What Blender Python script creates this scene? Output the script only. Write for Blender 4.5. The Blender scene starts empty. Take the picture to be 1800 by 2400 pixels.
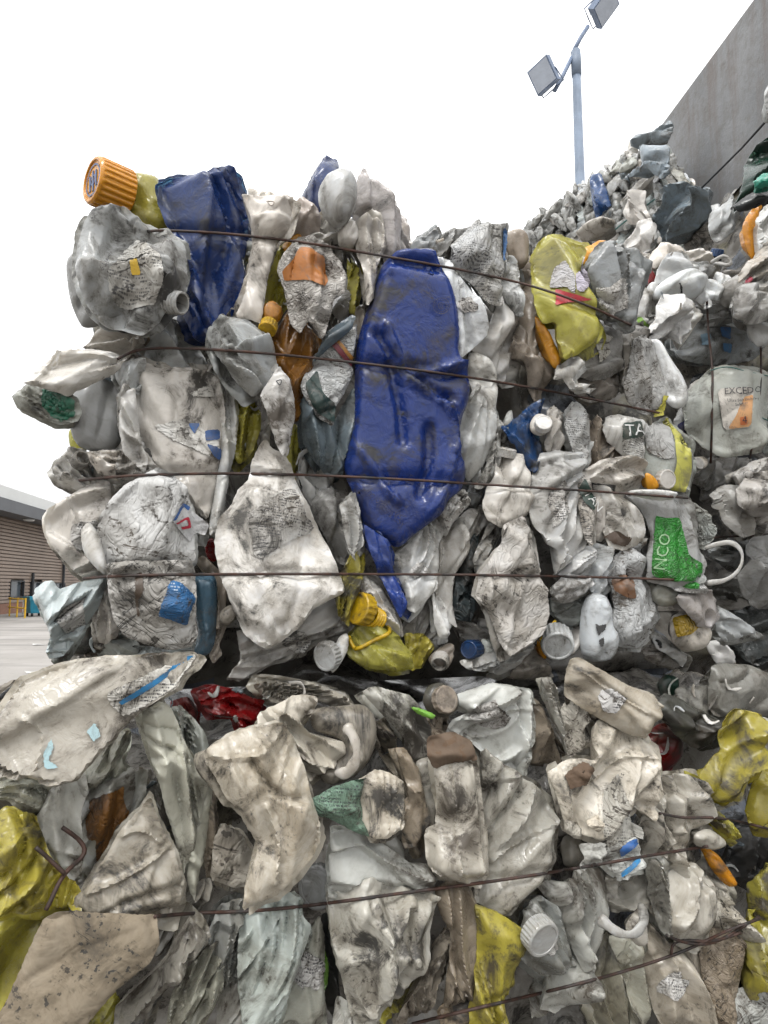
import bpy, math, random, time
import numpy as np
from mathutils import Vector, Matrix
from mathutils.geometry import delaunay_2d_cdt
from mathutils.bvhtree import BVHTree
from concurrent.futures import ThreadPoolExecutor
T0 = time.time()
scene = bpy.context.scene
COL = scene.collection
# ------------------------------------------------------------------ camera
FPX = 1600.0; CX = 900.0; CY = 1200.0; EYE = 1.7
PITCH = math.atan(172.0/FPX)
cam_data = bpy.data.cameras.new('camera'); cam = bpy.data.objects.new('camera', cam_data); COL.objects.link(cam)
cam.location = (0, 0, EYE); cam.rotation_euler = (math.radians(90)+PITCH, 0, 0)
cam_data.sensor_fit = 'VERTICAL'; cam_data.sensor_height = 24.0; cam_data.lens = 24.0*FPX/2400.0
cam_data.clip_start = 0.05; cam_data.clip_end = 2000
scene.camera = cam
# ------------------------------------------------------------------ overcast sky and soft sun
SUN_EL, SUN_AZ = math.radians(58), math.radians(200)      # azimuth from north (+Y), clockwise
world = bpy.data.worlds.new('World'); scene.world = world; world.use_nodes = True
nt = world.node_tree; nt.nodes.clear()
sky = nt.nodes.new('ShaderNodeTexSky'); sky.sky_type = 'NISHITA'; sky.sun_disc = False
sky.sun_elevation = SUN_EL; sky.sun_rotation = SUN_AZ; sky.air_density = 1.0; sky.dust_density = 6.0; sky.ozone_density = 1.0
hs = nt.nodes.new('ShaderNodeHueSaturation'); hs.inputs['Saturation'].default_value = 0.15
# standard overcast sky: even cloud, brighter overhead than at the horizon (1 + 2 sin(elevation)) / 3
wtc = nt.nodes.new('ShaderNodeTexCoord'); wsx = nt.nodes.new('ShaderNodeSeparateXYZ'); wmr = nt.nodes.new('ShaderNodeMapRange')
wmr.inputs[1].default_value = 0; wmr.inputs[2].default_value = 1; wmr.inputs[3].default_value = 8.0; wmr.inputs[4].default_value = 20.0; wmr.clamp = True
cloud = nt.nodes.new('ShaderNodeVectorMath'); cloud.operation = 'SCALE'; cloud.inputs[0].default_value = (1.0, 1.005, 1.01)
mixw = nt.nodes.new('ShaderNodeMix'); mixw.data_type = 'RGBA'; mixw.inputs[0].default_value = 0.85
bg = nt.nodes.new('ShaderNodeBackground'); bg.inputs['Strength'].default_value = 0.115
wo = nt.nodes.new('ShaderNodeOutputWorld')
nt.links.new(wtc.outputs['Generated'], wsx.inputs[0]); nt.links.new(wsx.outputs[2], wmr.inputs[0]); nt.links.new(wmr.outputs[0], cloud.inputs['Scale'])
nt.links.new(sky.outputs[0], hs.inputs['Color']); nt.links.new(hs.outputs[0], mixw.inputs[6]); nt.links.new(cloud.outputs[0], mixw.inputs[7])
nt.links.new(mixw.outputs[2], bg.inputs['Color']); nt.links.new(bg.outputs[0], wo.inputs['Surface'])
sun_data = bpy.data.lights.new('sun', 'SUN'); sun = bpy.data.objects.new('sun', sun_data); COL.objects.link(sun)
sun_data.energy = 1.2; sun_data.angle = math.radians(14); sun_data.color = (1.0, 0.985, 0.96)
sd = Vector((math.sin(SUN_AZ)*math.cos(SUN_EL), math.cos(SUN_AZ)*math.cos(SUN_EL), math.sin(SUN_EL)))
sun.rotation_euler = sd.to_track_quat('Z', 'Y').to_euler()
vs = scene.view_settings; vs.view_transform = 'Standard'; vs.look = 'None'; vs.exposure = 0.25; vs.gamma = 1.0; vs.use_curve_mapping = False
scene.cycles.max_bounces = 3; scene.cycles.diffuse_bounces = 1; scene.cycles.glossy_bounces = 2
scene.cycles.transmission_bounces = 4; scene.cycles.transparent_max_bounces = 6
scene.cycles.use_denoising = True; scene.cycles.use_adaptive_sampling = True; scene.cycles.adaptive_threshold = 0.06

# ------------------------------------------------------------------ pixel -> place
def ray(px, py):
    dx, dy = (px-CX)/FPX, (CY-py)/FPX
    c, s = math.cos(PITCH), math.sin(PITCH)
    return np.array([dx, c - s*dy, s + c*dy])
EYEV = np.array([0, 0, EYE])
class Plane:
    """a vertical face: point, horizontal direction angle (deg, + = right side recedes)"""
    def __init__(s, x, y, ang, lean=0.0):
        a = math.radians(ang); l = math.radians(lean)
        s.p = np.array([x, y, EYE]); s.u = np.array([math.cos(a), math.sin(a), 0])
        n0 = np.array([math.sin(a), -math.cos(a), 0])
        s.n = n0*math.cos(l) + np.array([0, 0, math.sin(l)])
        s.v = np.cross(s.n, s.u)
    def hit(s, px, py, d=0.0, n=None, p=None):
        n = s.n if n is None else n
        p = (s.p + s.n*d) if p is None else p
        r = ray(px, py)
        return EYEV + r*(np.dot(n, p-EYEV)/np.dot(n, r))
S1 = 700/1659; S2 = 350/1659
REG = dict(A=(0,340,S1),B=(600,340,S1),C=(1100,340,S1),D=(0,980,S1),E=(600,980,S1),F=(1100,980,S1),
           G=(0,1600,S1),H=(600,1600,S1),I=(1100,1600,S1),
           P=(150,580,S2),Q=(1450,480,S2),R=(1450,830,S2),S=(1450,1180,S2),T=(1200,280,S2),O=(0,0,1.0))
def pts(txt, reg):
    ox, oy, s = REG[reg]
    out = []
    for w in txt.split():
        if w[0] in REG and w[0].isalpha():
            o2 = REG[w[0]]; a, b = w[1:].split(','); out.append((o2[0]+float(a)*o2[2], o2[1]+float(b)*o2[2])); continue
        a, b = w.split(','); out.append((ox+float(a)*s, oy+float(b)*s))
    return np.array(out)
def chaikin(P, r, n=1, closed=True):
    for _ in range(n):
        Q = np.roll(P, -1, 0)
        P = np.stack([P*(1-r)+Q*r, P*r+Q*(1-r)], 1).reshape(-1, 2)
    return P
def resample(P, h):
    Q = np.vstack([P, P[:1]]); L = np.linalg.norm(np.diff(Q, axis=0), axis=1); c = np.concatenate([[0], np.cumsum(L)])
    n = max(10, int(round(c[-1]/h))); t = np.arange(n)*c[-1]/n
    return np.stack([np.interp(t, c, Q[:, 0]), np.interp(t, c, Q[:, 1])], 1)
def inside(P, X):
    x, y = X[:, 0][:, None], X[:, 1][:, None]
    x0, y0 = P[:, 0], P[:, 1]; x1, y1 = np.roll(x0, -1), np.roll(y0, -1)
    with np.errstate(divide='ignore', invalid='ignore'):
        c = ((y0 > y) != (y1 > y)) & (x < (x1-x0)*(y-y0)/(y1-y0)+x0)
    return (c.sum(1) % 2) == 1
def segdist(X, A, B):
    d = B-A; L = (d*d).sum(1)+1e-12
    t = np.clip(((X[:, None]-A)*d).sum(2)/L, 0, 1)
    return np.linalg.norm(X[:, None]-(A+t[..., None]*d), axis=2)
def area(P):
    x, y = P[:, 0], P[:, 1]; return 0.5*abs(np.dot(x, np.roll(y, -1))-np.dot(y, np.roll(x, -1)))
def triangulate(P2, h, rng):
    """points and triangles filling the closed outline P2 (already resampled)"""
    lo, hi = P2.min(0), P2.max(0)
    ys = np.arange(lo[1], hi[1], h*0.866); g = []
    for i, y in enumerate(ys):
        xs = np.arange(lo[0]+(i % 2)*h*0.5, hi[0], h); g.append(np.stack([xs, np.full_like(xs, y)], 1))
    g = np.vstack(g) if g else np.zeros((0, 2)); g = g+rng.normal(0, 0.10*h, g.shape)
    g = g[inside(P2, g)]
    if len(g):
        bd = segdist(g, P2, np.roll(P2, -1, 0)).min(1); g = g[bd > 0.6*h]
    X = np.vstack([P2, g]); nb = len(P2)
    r = delaunay_2d_cdt([Vector(p) for p in X.tolist()], [(i, (i+1) % nb) for i in range(nb)], [], 1, 1e-7)
    V = np.array([tuple(v) for v in r[0]]); F = np.array([f for f in r[2] if len(f) == 3], int)
    a = V[F[:, 1]]-V[F[:, 0]]; b = V[F[:, 2]]-V[F[:, 0]]
    fl = (a[:, 0]*b[:, 1]-a[:, 1]*b[:, 0]) < 0; F[fl] = F[fl][:, ::-1]
    isb = np.zeros(len(V), bool)
    for i, o in enumerate(r[3]):
        if any(k < nb for k in o): isb[i] = True
    return V, F, isb
def edges_of(F):
    E = np.sort(np.vstack([F[:, [0, 1]], F[:, [1, 2]], F[:, [2, 0]]]), 1)
    opp = np.concatenate([F[:, 2], F[:, 0], F[:, 1]])
    o = np.lexsort((E[:, 1], E[:, 0])); E, opp = E[o], opp[o]
    same = (E[1:] == E[:-1]).all(1); i = np.nonzero(same)[0]
    B = np.stack([opp[i], opp[i+1]], 1)
    keep = np.ones(len(E), bool); keep[i+1] = False
    ec = np.ones(len(E), bool); ec[i] = False; ec[i+1] = False
    return E[keep], B, E[ec]
def padded(N, pairs, rest, k):
    a = np.concatenate([pairs[:, 0], pairs[:, 1]]); b = np.concatenate([pairs[:, 1], pairs[:, 0]])
    r = np.concatenate([rest, rest]); o = np.argsort(a, kind='stable'); a, b, r = a[o], b[o], r[o]
    cnt = np.bincount(a, minlength=N); m = cnt.max(); st = np.concatenate([[0], np.cumsum(cnt)[:-1]])
    slot = np.arange(len(a))-st[a]
    nb = np.tile(np.arange(N)[:, None], (1, m)); R = np.zeros((N, m), np.float32); K = np.zeros((N, m), np.float32)
    nb[a, slot] = b; R[a, slot] = r; K[a, slot] = k
    return nb, R, K
def crumple(X, F, isb, rest_xyz, ex, axis, kb, its, zlo, zhi, edgez):
    """relax a sheet that has more material than room: it buckles into folds"""
    N = len(X); E, B, _ = edges_of(F)
    d = rest_xyz[E[:, 1]]-rest_xyz[E[:, 0]]; L = np.linalg.norm(d, axis=1)
    a = np.array([math.cos(axis), math.sin(axis)])
    al = np.abs((d[:, :2]*a).sum(1))/(L+1e-9)
    L = L*(1+ex[0]*(1-al**2)+ex[1]*al**2)
    LB = np.linalg.norm(rest_xyz[B[:, 1]]-rest_xyz[B[:, 0]], axis=1)*(1+0.55*min(ex))
    n1, R1, K1 = padded(N, E, L, 1.0); n2, R2, K2 = padded(N, B, LB, kb)
    nb = np.concatenate([n1, n2], 1); R = np.concatenate([R1, R2], 1); K = np.concatenate([K1, K2], 1)
    K = K/K.sum(1, keepdims=True)*1.35
    x = X.astype(np.float32).copy(); x0 = x.copy(); v = np.zeros_like(x)
    bi = np.nonzero(isb)[0]
    for it in range(its):
        dd = x[nb]-x[:, None]
        l = np.sqrt(np.einsum('ijk,ijk->ij', dd, dd))+1e-9
        w = K*(l-R)/l
        step = np.einsum('ij,ijk->ik', w, dd)
        v = v*0.72+step*0.55
        x = x+v
        x[bi, :2] = x0[bi, :2]; x[bi, 2] = x0[bi, 2]+np.clip(x[bi, 2]-x0[bi, 2], -edgez, edgez)
        np.clip(x[:, 2], zlo, zhi, out=x[:, 2])
    return x
# ------------------------------------------------------------------ materials
MATS = {}
def new_mat(name):
    m = bpy.data.materials.new(name); m.use_nodes = True; MATS[name] = m
    n = m.node_tree; b = n.nodes['Principled BSDF']
    return m, n, b
def N(n, kind, **kw):
    x = n.nodes.new('ShaderNode'+kind)
    for k, v in kw.items():
        if k.startswith('i_'): x.inputs[k[2:].replace('_', ' ')].default_value = v
        else: setattr(x, k, v)
    return x
def ramp(n, src, a, b, lo=0.0, hi=1.0):
    r = N(n, 'MapRange', clamp=True); r.inputs[1].default_value = a; r.inputs[2].default_value = b
    r.inputs[3].default_value = lo; r.inputs[4].default_value = hi; n.links.new(src, r.inputs[0]); return r.outputs[0]
def mathn(n, op, a, b):
    x = N(n, 'Math', operation=op)
    for i, v in enumerate((a, b)):
        if hasattr(v, 'links'): n.links.new(v, x.inputs[i])
        else: x.inputs[i].default_value = v
    return x.outputs[0]
def mixc(n, fac, a, b, mode='MIX'):
    x = N(n, 'Mix', data_type='RGBA', blend_type=mode)
    for i, v in ((0, fac), (6, a), (7, b)):
        if hasattr(v, 'links'): n.links.new(v, x.inputs[i])
        else: x.inputs[i].default_value = v if i == 0 else (*v, 1)
    return x.outputs[2]
def noise(n, co, scale, detail=4, rough=0.6, dist=0.0, stretch=None):
    if stretch:
        mp = N(n, 'Mapping'); mp.inputs['Scale'].default_value = stretch; mp.inputs['Rotation'].default_value = (0, 0, 0.3)
        n.links.new(co, mp.inputs['Vector']); co = mp.outputs[0]
    t = N(n, 'TexNoise'); t.inputs['Scale'].default_value = scale; t.inputs['Detail'].default_value = detail
    t.inputs['Roughness'].default_value = rough; t.inputs['Distortion'].default_value = dist
    n.links.new(co, t.inputs['Vector']); return t.outputs[0]
def coords(n, seedmul=31.0, spin=True):
    tc = N(n, 'TexCoord'); oi = N(n, 'ObjectInfo')
    add = N(n, 'VectorMath', operation='ADD'); mul = N(n, 'VectorMath', operation='SCALE')
    cb = N(n, 'CombineXYZ'); n.links.new(oi.outputs['Random'], cb.inputs[0]); n.links.new(oi.outputs['Random'], cb.inputs[1])
    n.links.new(cb.outputs[0], mul.inputs[0]); mul.inputs['Scale'].default_value = seedmul
    n.links.new(tc.outputs['Object'], add.inputs[0]); n.links.new(mul.outputs[0], add.inputs[1])
    scl = N(n, 'VectorMath', operation='SCALE'); n.links.new(mathn(n, 'ADD', mathn(n, 'MULTIPLY', mathn(n, 'FRACT', mathn(n, 'MULTIPLY', oi.outputs['Random'], 17.3), 0), .9), .5), scl.inputs['Scale'])
    vr = N(n, 'VectorRotate', rotation_type='Z_AXIS'); n.links.new(add.outputs[0], vr.inputs['Vector']); n.links.new(mathn(n, 'MULTIPLY', oi.outputs['Random'], 40.0), vr.inputs['Angle']); n.links.new(vr.outputs[0], scl.inputs[0])
    return tc, oi, scl.outputs[0] if spin else add.outputs[0]
def bump(n, b, h, strength, dist):
    bp = N(n, 'Bump'); bp.inputs['Strength'].default_value = strength; bp.inputs['Distance'].default_value = dist
    n.links.new(h, bp.inputs['Height']); n.links.new(bp.outputs[0], b.inputs['Normal'])
def plastic(name, rough=(0.20, 0.58), sss=0.0, streak=1.0, speck=1.0, patch=1.0, bumpk=0.004, wrinkle=0.0, dirtcol=(.062, .048, .034), sdir=(22, 130, 60)):
    m, n, b = new_mat(name)
    tc, oi, co = coords(n)
    al = oi.outputs['Alpha']
    A = noise(n, co, 15, 5, .72, .7)
    st = ramp(n, noise(n, co, 1.0, 4, .75, .4, sdir), .565, .615)
    sp = ramp(n, noise(n, co, 120, 2, .65), .59, .64)
    big = noise(n, co, 5.5, 2, .6)
    pat = ramp(n, A, .47, .66); clump = ramp(n, A, .44, .60)
    bg_ = ramp(n, big, .40, .60, .08, 1.3)
    d = mathn(n, 'MULTIPLY', mathn(n, 'MULTIPLY', pat, 1.0*patch), bg_)
    d = mathn(n, 'ADD', d, mathn(n, 'MULTIPLY', mathn(n, 'MULTIPLY', st, clump), .95*streak))
    d = mathn(n, 'ADD', d, mathn(n, 'MULTIPLY', mathn(n, 'MULTIPLY', sp, clump), .8*speck))
    d = mathn(n, 'MULTIPLY', d, mathn(n, 'MULTIPLY', al, 1.4)); d = ramp(n, d, 0, 1, 0, .93)
    dcol = mixc(n, ramp(n, mathn(n, 'ADD', big, mathn(n, 'MULTIPLY', oi.outputs['Random'], .3)), .56, .80), dirtcol, (.035, .034, .032))
    warm = mixc(n, mathn(n, 'MULTIPLY', ramp(n, A, .36, .6), oi.outputs['Random']), oi.outputs['Color'], mixc(n, 1.0, oi.outputs['Color'], (.86, .81, .73), 'MULTIPLY'))
    grime = mathn(n, 'MULTIPLY', ramp(n, mathn(n, 'ADD', mathn(n, 'MULTIPLY', A, .6), mathn(n, 'MULTIPLY', big, .4)), .36, .62), mathn(n, 'MULTIPLY', al, .62))
    warm = mixc(n, grime, warm, mixc(n, 1.0, warm, (.43, .41, .375), 'MULTIPLY'))
    col = mixc(n, d, warm, dcol)
    n.links.new(col, b.inputs['Base Color'])
    n.links.new(ramp(n, mathn(n, 'ADD', mathn(n, 'MULTIPLY', d, .6), mathn(n, 'MULTIPLY', big, .5)), .15, .8, rough[0], rough[1]), b.inputs['Roughness'])
    if sss:
        b.inputs['Subsurface Weight'].default_value = sss; b.inputs['Subsurface Radius'].default_value = (1.0, .92, .8); b.inputs['Subsurface Scale'].default_value = .006
    if wrinkle:
        w1 = mathn(n, 'ABSOLUTE', mathn(n, 'SUBTRACT', noise(n, co, 1.0, 2, .6, 1.2, (70, 34, 50)), .5), 0)
        hgt = ramp(n, w1, 0, .13)
        bump(n, b, hgt, .9, wrinkle)
    else: bump(n, b, noise(n, co, 30, 3, .6, .5), .8, bumpk)
    return m
plastic('hdpe', streak=.4, speck=.5, sss=.3)
plastic('film', rough=(.12, .4), patch=.5, wrinkle=.002)
plastic('foil', rough=(.2, .5), streak=1.4, patch=.8, wrinkle=.003)
plastic('paper', rough=(.42, .75), streak=1.5, speck=1.2, patch=.8, wrinkle=.0018, sdir=(14, 150, 60))
plastic('dirt', rough=(.85, .95), patch=1.3, speck=1.6, bumpk=.008, dirtcol=(.12, .075, .045))
plastic('board', rough=(.85, .95), streak=.9, patch=.6, speck=2.2, bumpk=.006, dirtcol=(.10, .075, .05))
def printed(name, ink, gap=.0042):
    """dirty paper with rows of small illegible print"""
    m = plastic(name, rough=(.42, .75), streak=1.3, speck=1.0, patch=.8, wrinkle=.0018, sdir=(14, 150, 60)); n = m.node_tree; b = n.nodes['Principled BSDF']
    src = b.inputs['Base Color'].links[0].from_socket
    tc, oi, co = coords(n, spin=False)
    mp = N(n, 'Mapping'); mp.inputs['Rotation'].default_value = (0, 0, .12); n.links.new(co, mp.inputs['Vector'])
    sx = N(n, 'SeparateXYZ'); n.links.new(mp.outputs[0], sx.inputs[0])
    row = mathn(n, 'FRACT', mathn(n, 'DIVIDE', sx.outputs[1], gap), 0)
    rid = mathn(n, 'FLOOR', mathn(n, 'DIVIDE', sx.outputs[1], gap), 0)
    cb = N(n, 'CombineXYZ'); n.links.new(mathn(n, 'MULTIPLY', sx.outputs[0], 700.0), cb.inputs[0]); n.links.new(mathn(n, 'MULTIPLY', rid, 7.3), cb.inputs[1])
    ch = ramp(n, noise(n, cb.outputs[0], 1, 1), .46, .52)
    wd = ramp(n, noise(n, cb.outputs[0], .07, 1), .42, .47)
    ln = mathn(n, 'MULTIPLY', mathn(n, 'LESS_THAN', row, .5), mathn(n, 'MULTIPLY', ch, wd))
    blk = ramp(n, noise(n, co, 20, 1), .44, .5)
    n.links.new(mixc(n, mathn(n, 'MULTIPLY', mathn(n, 'MULTIPLY', ln, blk), .85), src, ink), b.inputs['Base Color'])
    return m
printed('paper_text', (.04, .04, .045)); printed('paper_blue', (.5, .55, .6))
def paint_mat(col, name='paint'):
    key = name+str(col)
    if key not in MATS:
        m, n, b = new_mat(key); m.name = 'print_ink'
        tc, oi, co = coords(n)
        d = ramp(n, noise(n, co, 45, 6, .7, .6), .50, .68, 0, .7)
        d2 = ramp(n, noise(n, co, 1, 5, .7, 0, (40, 200, 80)), .57, .66, 0, .6)
        n.links.new(mixc(n, mathn(n, 'MAXIMUM', d, d2), col, (.13, .115, .10)), b.inputs['Base Color']); b.inputs['Roughness'].default_value = .5
        bump(n, b, noise(n, co, 60, 4), .6, .003)
    return MATS[key]
def simple(name, col, rough=.6, var=.25, scale=8, bumpd=0.0, metal=0.0, rust=None, spec=.5):
    m, n, b = new_mat(name); tc = N(n, 'TexCoord'); co = tc.outputs['Object']
    f = noise(n, co, scale, 6, .65)
    c2 = rust if rust else tuple(c*(1-var) for c in col)
    n.links.new(mixc(n, ramp(n, f, .38, .62), col, c2), b.inputs['Base Color']); b.inputs['Roughness'].default_value = rough
    b.inputs['Metallic'].default_value = metal; b.inputs['Specular IOR Level'].default_value = spec
    if bumpd: bump(n, b, noise(n, co, scale*6, 5), .5, bumpd)
    return m
simple('wire', (.03, .026, .024), .6, rust=(.075, .034, .022), scale=30)
simple('twine', (.10, .22, .20), .7, scale=20)
simple('yellow_paint', (.70, .42, .02), .45, scale=3)
simple('dark_metal', (.03, .032, .036), .5)
simple('pole_paint', (.20, .25, .33), .5, scale=4)  # blue-grey puts the tint of lens glare into the mast colour
simple('lamp_body', (.16, .21, .31), .5, scale=5)  # lamp body and glass carry the same painted glare tint
simple('lamp_glass', (.42, .46, .53), .2, var=.1)
simple('white_cladding', (.62, .63, .62), .5, var=.08, scale=.3)
simple('fascia', (.085, .09, .10), .5, var=.2, scale=.6)
simple('siding', (.25, .19, .15), .6, var=.2, scale=.5)
simple('brick_base', (.25, .13, .09), .85, scale=3)
simple('bin_blue', (.015, .22, .33), .45, var=.2, scale=4)
simple('white_enamel', (.6, .6, .58), .5, var=.1)
simple('rubber', (.02, .02, .02), .8)
simple('window_glass', (.10, .12, .14), .08, var=.3, scale=.8)
simple('litter', (.55, .55, .53), .7)
m, n, b = new_mat('yard'); tc = N(n, 'TexCoord'); co = tc.outputs['Object']
c = mixc(n, ramp(n, noise(n, co, .35, 6, .6), .35, .65), (.24, .225, .205), (.32, .30, .28))
c = mixc(n, ramp(n, noise(n, co, .12, 5, .6, 1.0, (1, 6, 1)), .50, .62, 0, .55), c, (.16, .15, .14))
c = mixc(n, ramp(n, noise(n, co, 6, 4, .6), .60, .72, 0, .5), c, (.15, .14, .13))
n.links.new(c, b.inputs['Base Color']); b.inputs['Roughness'].default_value = .85
simple('mud', (.07, .06, .05), .8, var=.4, scale=2)  # near-black tone for the added sheet that cuts ground bounce
m, n, b = new_mat('concrete'); tc = N(n, 'TexCoord'); co = tc.outputs['Object']
c = mixc(n, ramp(n, noise(n, co, 1.4, 8, .65), .35, .65), (.185, .19, .195), (.27, .275, .28))
c = mixc(n, ramp(n, noise(n, co, 9, 8, .75), .48, .66, 0, .8), c, (.17, .16, .15))
c = mixc(n, ramp(n, noise(n, co, 1.0, 6, .7, 0, (7, 7, .7)), .52, .68, 0, .6), c, (.17, .14, .125))
n.links.new(c, b.inputs['Base Color']); b.inputs['Roughness'].default_value = .9
bump(n, b, noise(n, co, 30, 8, .7), .5, .01)

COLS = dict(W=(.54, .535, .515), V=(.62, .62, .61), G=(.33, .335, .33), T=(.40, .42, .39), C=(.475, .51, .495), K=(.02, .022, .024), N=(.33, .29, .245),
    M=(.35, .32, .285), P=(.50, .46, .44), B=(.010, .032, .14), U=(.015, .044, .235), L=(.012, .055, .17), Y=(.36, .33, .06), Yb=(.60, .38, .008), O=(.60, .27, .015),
    Ob=(.60, .23, .008), A=(.20, .09, .018), R=(.22, .007, .009), Ef=(.23, .27, .30), E=(.115, .145, .165), F=(.08, .145, .195), S=(.52, .515, .50), D=(.085, .09, .086), J=(.03, .042, .046),  # far slate is the near slate lightened, haze painted into the colour
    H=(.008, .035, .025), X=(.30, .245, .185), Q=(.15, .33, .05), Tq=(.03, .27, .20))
# ------------------------------------------------------------------ mesh helpers
def mesh_obj(name, V, F, mat, parent=None, mw=None, smooth=True):
    me = bpy.data.meshes.new(name); me.from_pydata(V if isinstance(V, list) else V.tolist(), [], F if isinstance(F, list) else F.tolist())
    me.polygons.foreach_set('use_smooth', [smooth]*len(me.polygons)); me.update()
    if mat: me.materials.append(MATS[mat] if isinstance(mat, str) else mat)
    o = bpy.data.objects.new(name, me); COL.objects.link(o)
    if parent is not None: o.parent = parent
    if mw is not None: o.matrix_world = mw
    return o
def tag(o, label=None, cat=None, group=None, kind=None):
    if label: o['label'] = label
    if cat: o['category'] = cat
    if group: o['group'] = group
    if kind: o['kind'] = kind
    return o
def empty(name, loc=(0, 0, 0)):
    o = bpy.data.objects.new(name, None); COL.objects.link(o); o.location = loc; o.empty_display_size = .1; return o
class MB:
    def __init__(s): s.V = []; s.F = []
    def box(s, c, h, R=None):
        i = len(s.V); c = np.array(c); R = np.eye(3) if R is None else R
        for z in (-1, 1):
            for x, y in ((-1, -1), (1, -1), (1, 1), (-1, 1)): s.V.append(tuple(c+R@np.array([x*h[0], y*h[1], z*h[2]])))
        s.F += [(i, i+3, i+2, i+1), (i+4, i+5, i+6, i+7)]+[(i+k, i+(k+1) % 4, i+4+(k+1) % 4, i+4+k) for k in range(4)]
        return s
    def tube(s, P, r, n=8, cap=True):
        P = np.array(P, float); m = len(P); r = np.full(m, r) if np.isscalar(r) else np.array(r); T = np.gradient(P, axis=0)
        T /= np.linalg.norm(T, axis=1)[:, None]+1e-9; up = np.array([0, 0, 1.0]) if abs(T[0][2]) < .9 else np.array([1.0, 0, 0]); i0 = len(s.V)
        for k in range(m):
            a = np.cross(T[k], up); a /= np.linalg.norm(a)+1e-9; b = np.cross(a, T[k]); up = b
            for j in range(n):
                t = 2*math.pi*j/n; s.V.append(tuple(P[k]+r[k]*(a*math.cos(t)+b*math.sin(t))))
        for k in range(m-1):
            for j in range(n):
                a, b = i0+k*n+j, i0+k*n+(j+1) % n; s.F.append((a, a+n, b+n, b))
        if cap: s.F += [tuple(range(i0, i0+n)), tuple(range(i0+(m-1)*n+n-1, i0+(m-1)*n-1, -1))]
        return s
    def lathe(s, prof, n, R, c, ribs=0, ribd=0.0):
        """prof: (radius, height, ribbed?) rows, axis = R[:,2]"""
        i0 = len(s.V)
        for (r, h, rb) in prof:
            for j in range(n):
                t = 2*math.pi*j/n; rr = r
                if ribs and rb: rr = r-ribd*(1.0 if (j*ribs*2//n) % 2 else 0.0)
                s.V.append(tuple(c+R@np.array([rr*math.cos(t), rr*math.sin(t), h])))
        m = len(prof)
        for k in range(m-1):
            for j in range(n):
                a, b = i0+k*n+j, i0+k*n+(j+1) % n; s.F.append((a, b, b+n, a+n))
        s.F += [tuple(range(i0+n-1, i0-1, -1)), tuple(range(i0+(m-1)*n, i0+m*n))]
        return s
    def build(s, name, mat, parent=None, mw=None, smooth=False): return mesh_obj(name, s.V, s.F, mat, parent, mw, smooth)
def frame_z(d):
    z = np.array(d, float); z /= np.linalg.norm(z); a = np.array([0, 1.0, 0]) if abs(z[1]) < .9 else np.array([1.0, 0, 0])
    x = np.cross(a, z); x /= np.linalg.norm(x); return np.column_stack([x, np.cross(z, x), z])
def s9(*a): return [(x*1800/1659, y*1800/1659) for x, y in a]
WIRES = dict(U=[s9((318, 500), (345, 497), (480, 503), (650, 522), (800, 548), (950, 574), (1080, 600), (1165, 622), (1260, 655), (1370, 705)),
    s9((255, 775), (300, 752), (420, 752), (600, 765), (760, 782), (950, 805), (1120, 832), (1280, 862), (1430, 893)),
    s9((170, 1038), (240, 1030), (330, 1025), (520, 1022), (700, 1027), (900, 1037), (1100, 1050), (1300, 1062), (1485, 1076)),
    s9((180, 1250), (260, 1243), (500, 1240), (800, 1240), (1050, 1242), (1300, 1247), (1455, 1252))],
    L=[s9((335, 1980), (420, 1972), (560, 1968), (720, 1950), (900, 1925), (1080, 1902), (1250, 1875), (1420, 1845), (1530, 1828)),
    s9((890, 2212), (1000, 2185), (1150, 2150), (1330, 2105), (1480, 2055), (1570, 2010), (1640, 1985))])
def to_px(W):
    c, s = math.cos(PITCH), math.sin(PITCH); d = W-EYEV; f = d[:, 1]*c+d[:, 2]*s; up = d[:, 2]*c-d[:, 1]*s
    return np.stack([CX+FPX*d[:, 0]/f, CY-FPX*up/f], 1)
# ------------------------------------------------------------------ crushed sheet relief
def rpoly(t, rng, n, rough=.5):
    k = np.sort(np.concatenate([[-.2], (np.arange(n)+rng.uniform(.15, .85, n))/n, [1.2]]))
    g = rng.uniform(.35, 1, len(k))*np.where(np.arange(len(k)) % 2, 1, -1); g = g*(1-rough)+rough*rng.uniform(-1, 1, len(k))
    out = np.zeros_like(t)
    for o in (-.012, -.004, .004, .012): out += np.interp(t+o, k, g)/4
    if rng.random() < .6: out = 1.7*np.abs(out)**.62-1.0               # broad rounded folds with narrow deep valleys
    return out
def pleat(V, rng, axis, n, amp, conv):
    a = np.array([math.cos(axis), math.sin(axis)]); b = np.array([-a[1], a[0]])
    s = V@a; t = V@b; s0, s1, t0, t1 = s.min(), s.max(), t.min(), t.max(); L = s1-s0
    sp = (s-s0)/L if rng.random() < .5 else (s1-s)/L
    t = t+rng.normal(0, .18)*(t1-t0)*np.sin(sp*math.pi*rng.uniform(.6, 1.4))      # creases bow a little
    tc = rng.uniform(t0*.6+t1*.4, t0*.4+t1*.6)
    q = (t-tc)/(t1-t0)/(1-conv+conv*np.clip(sp, .02, 1)); q = np.clip(q*.6+.5, -.15, 1.15)
    return amp*rpoly(q, rng, n)*(.35+.65*np.clip(sp, 0, 1)**.7)
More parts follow.
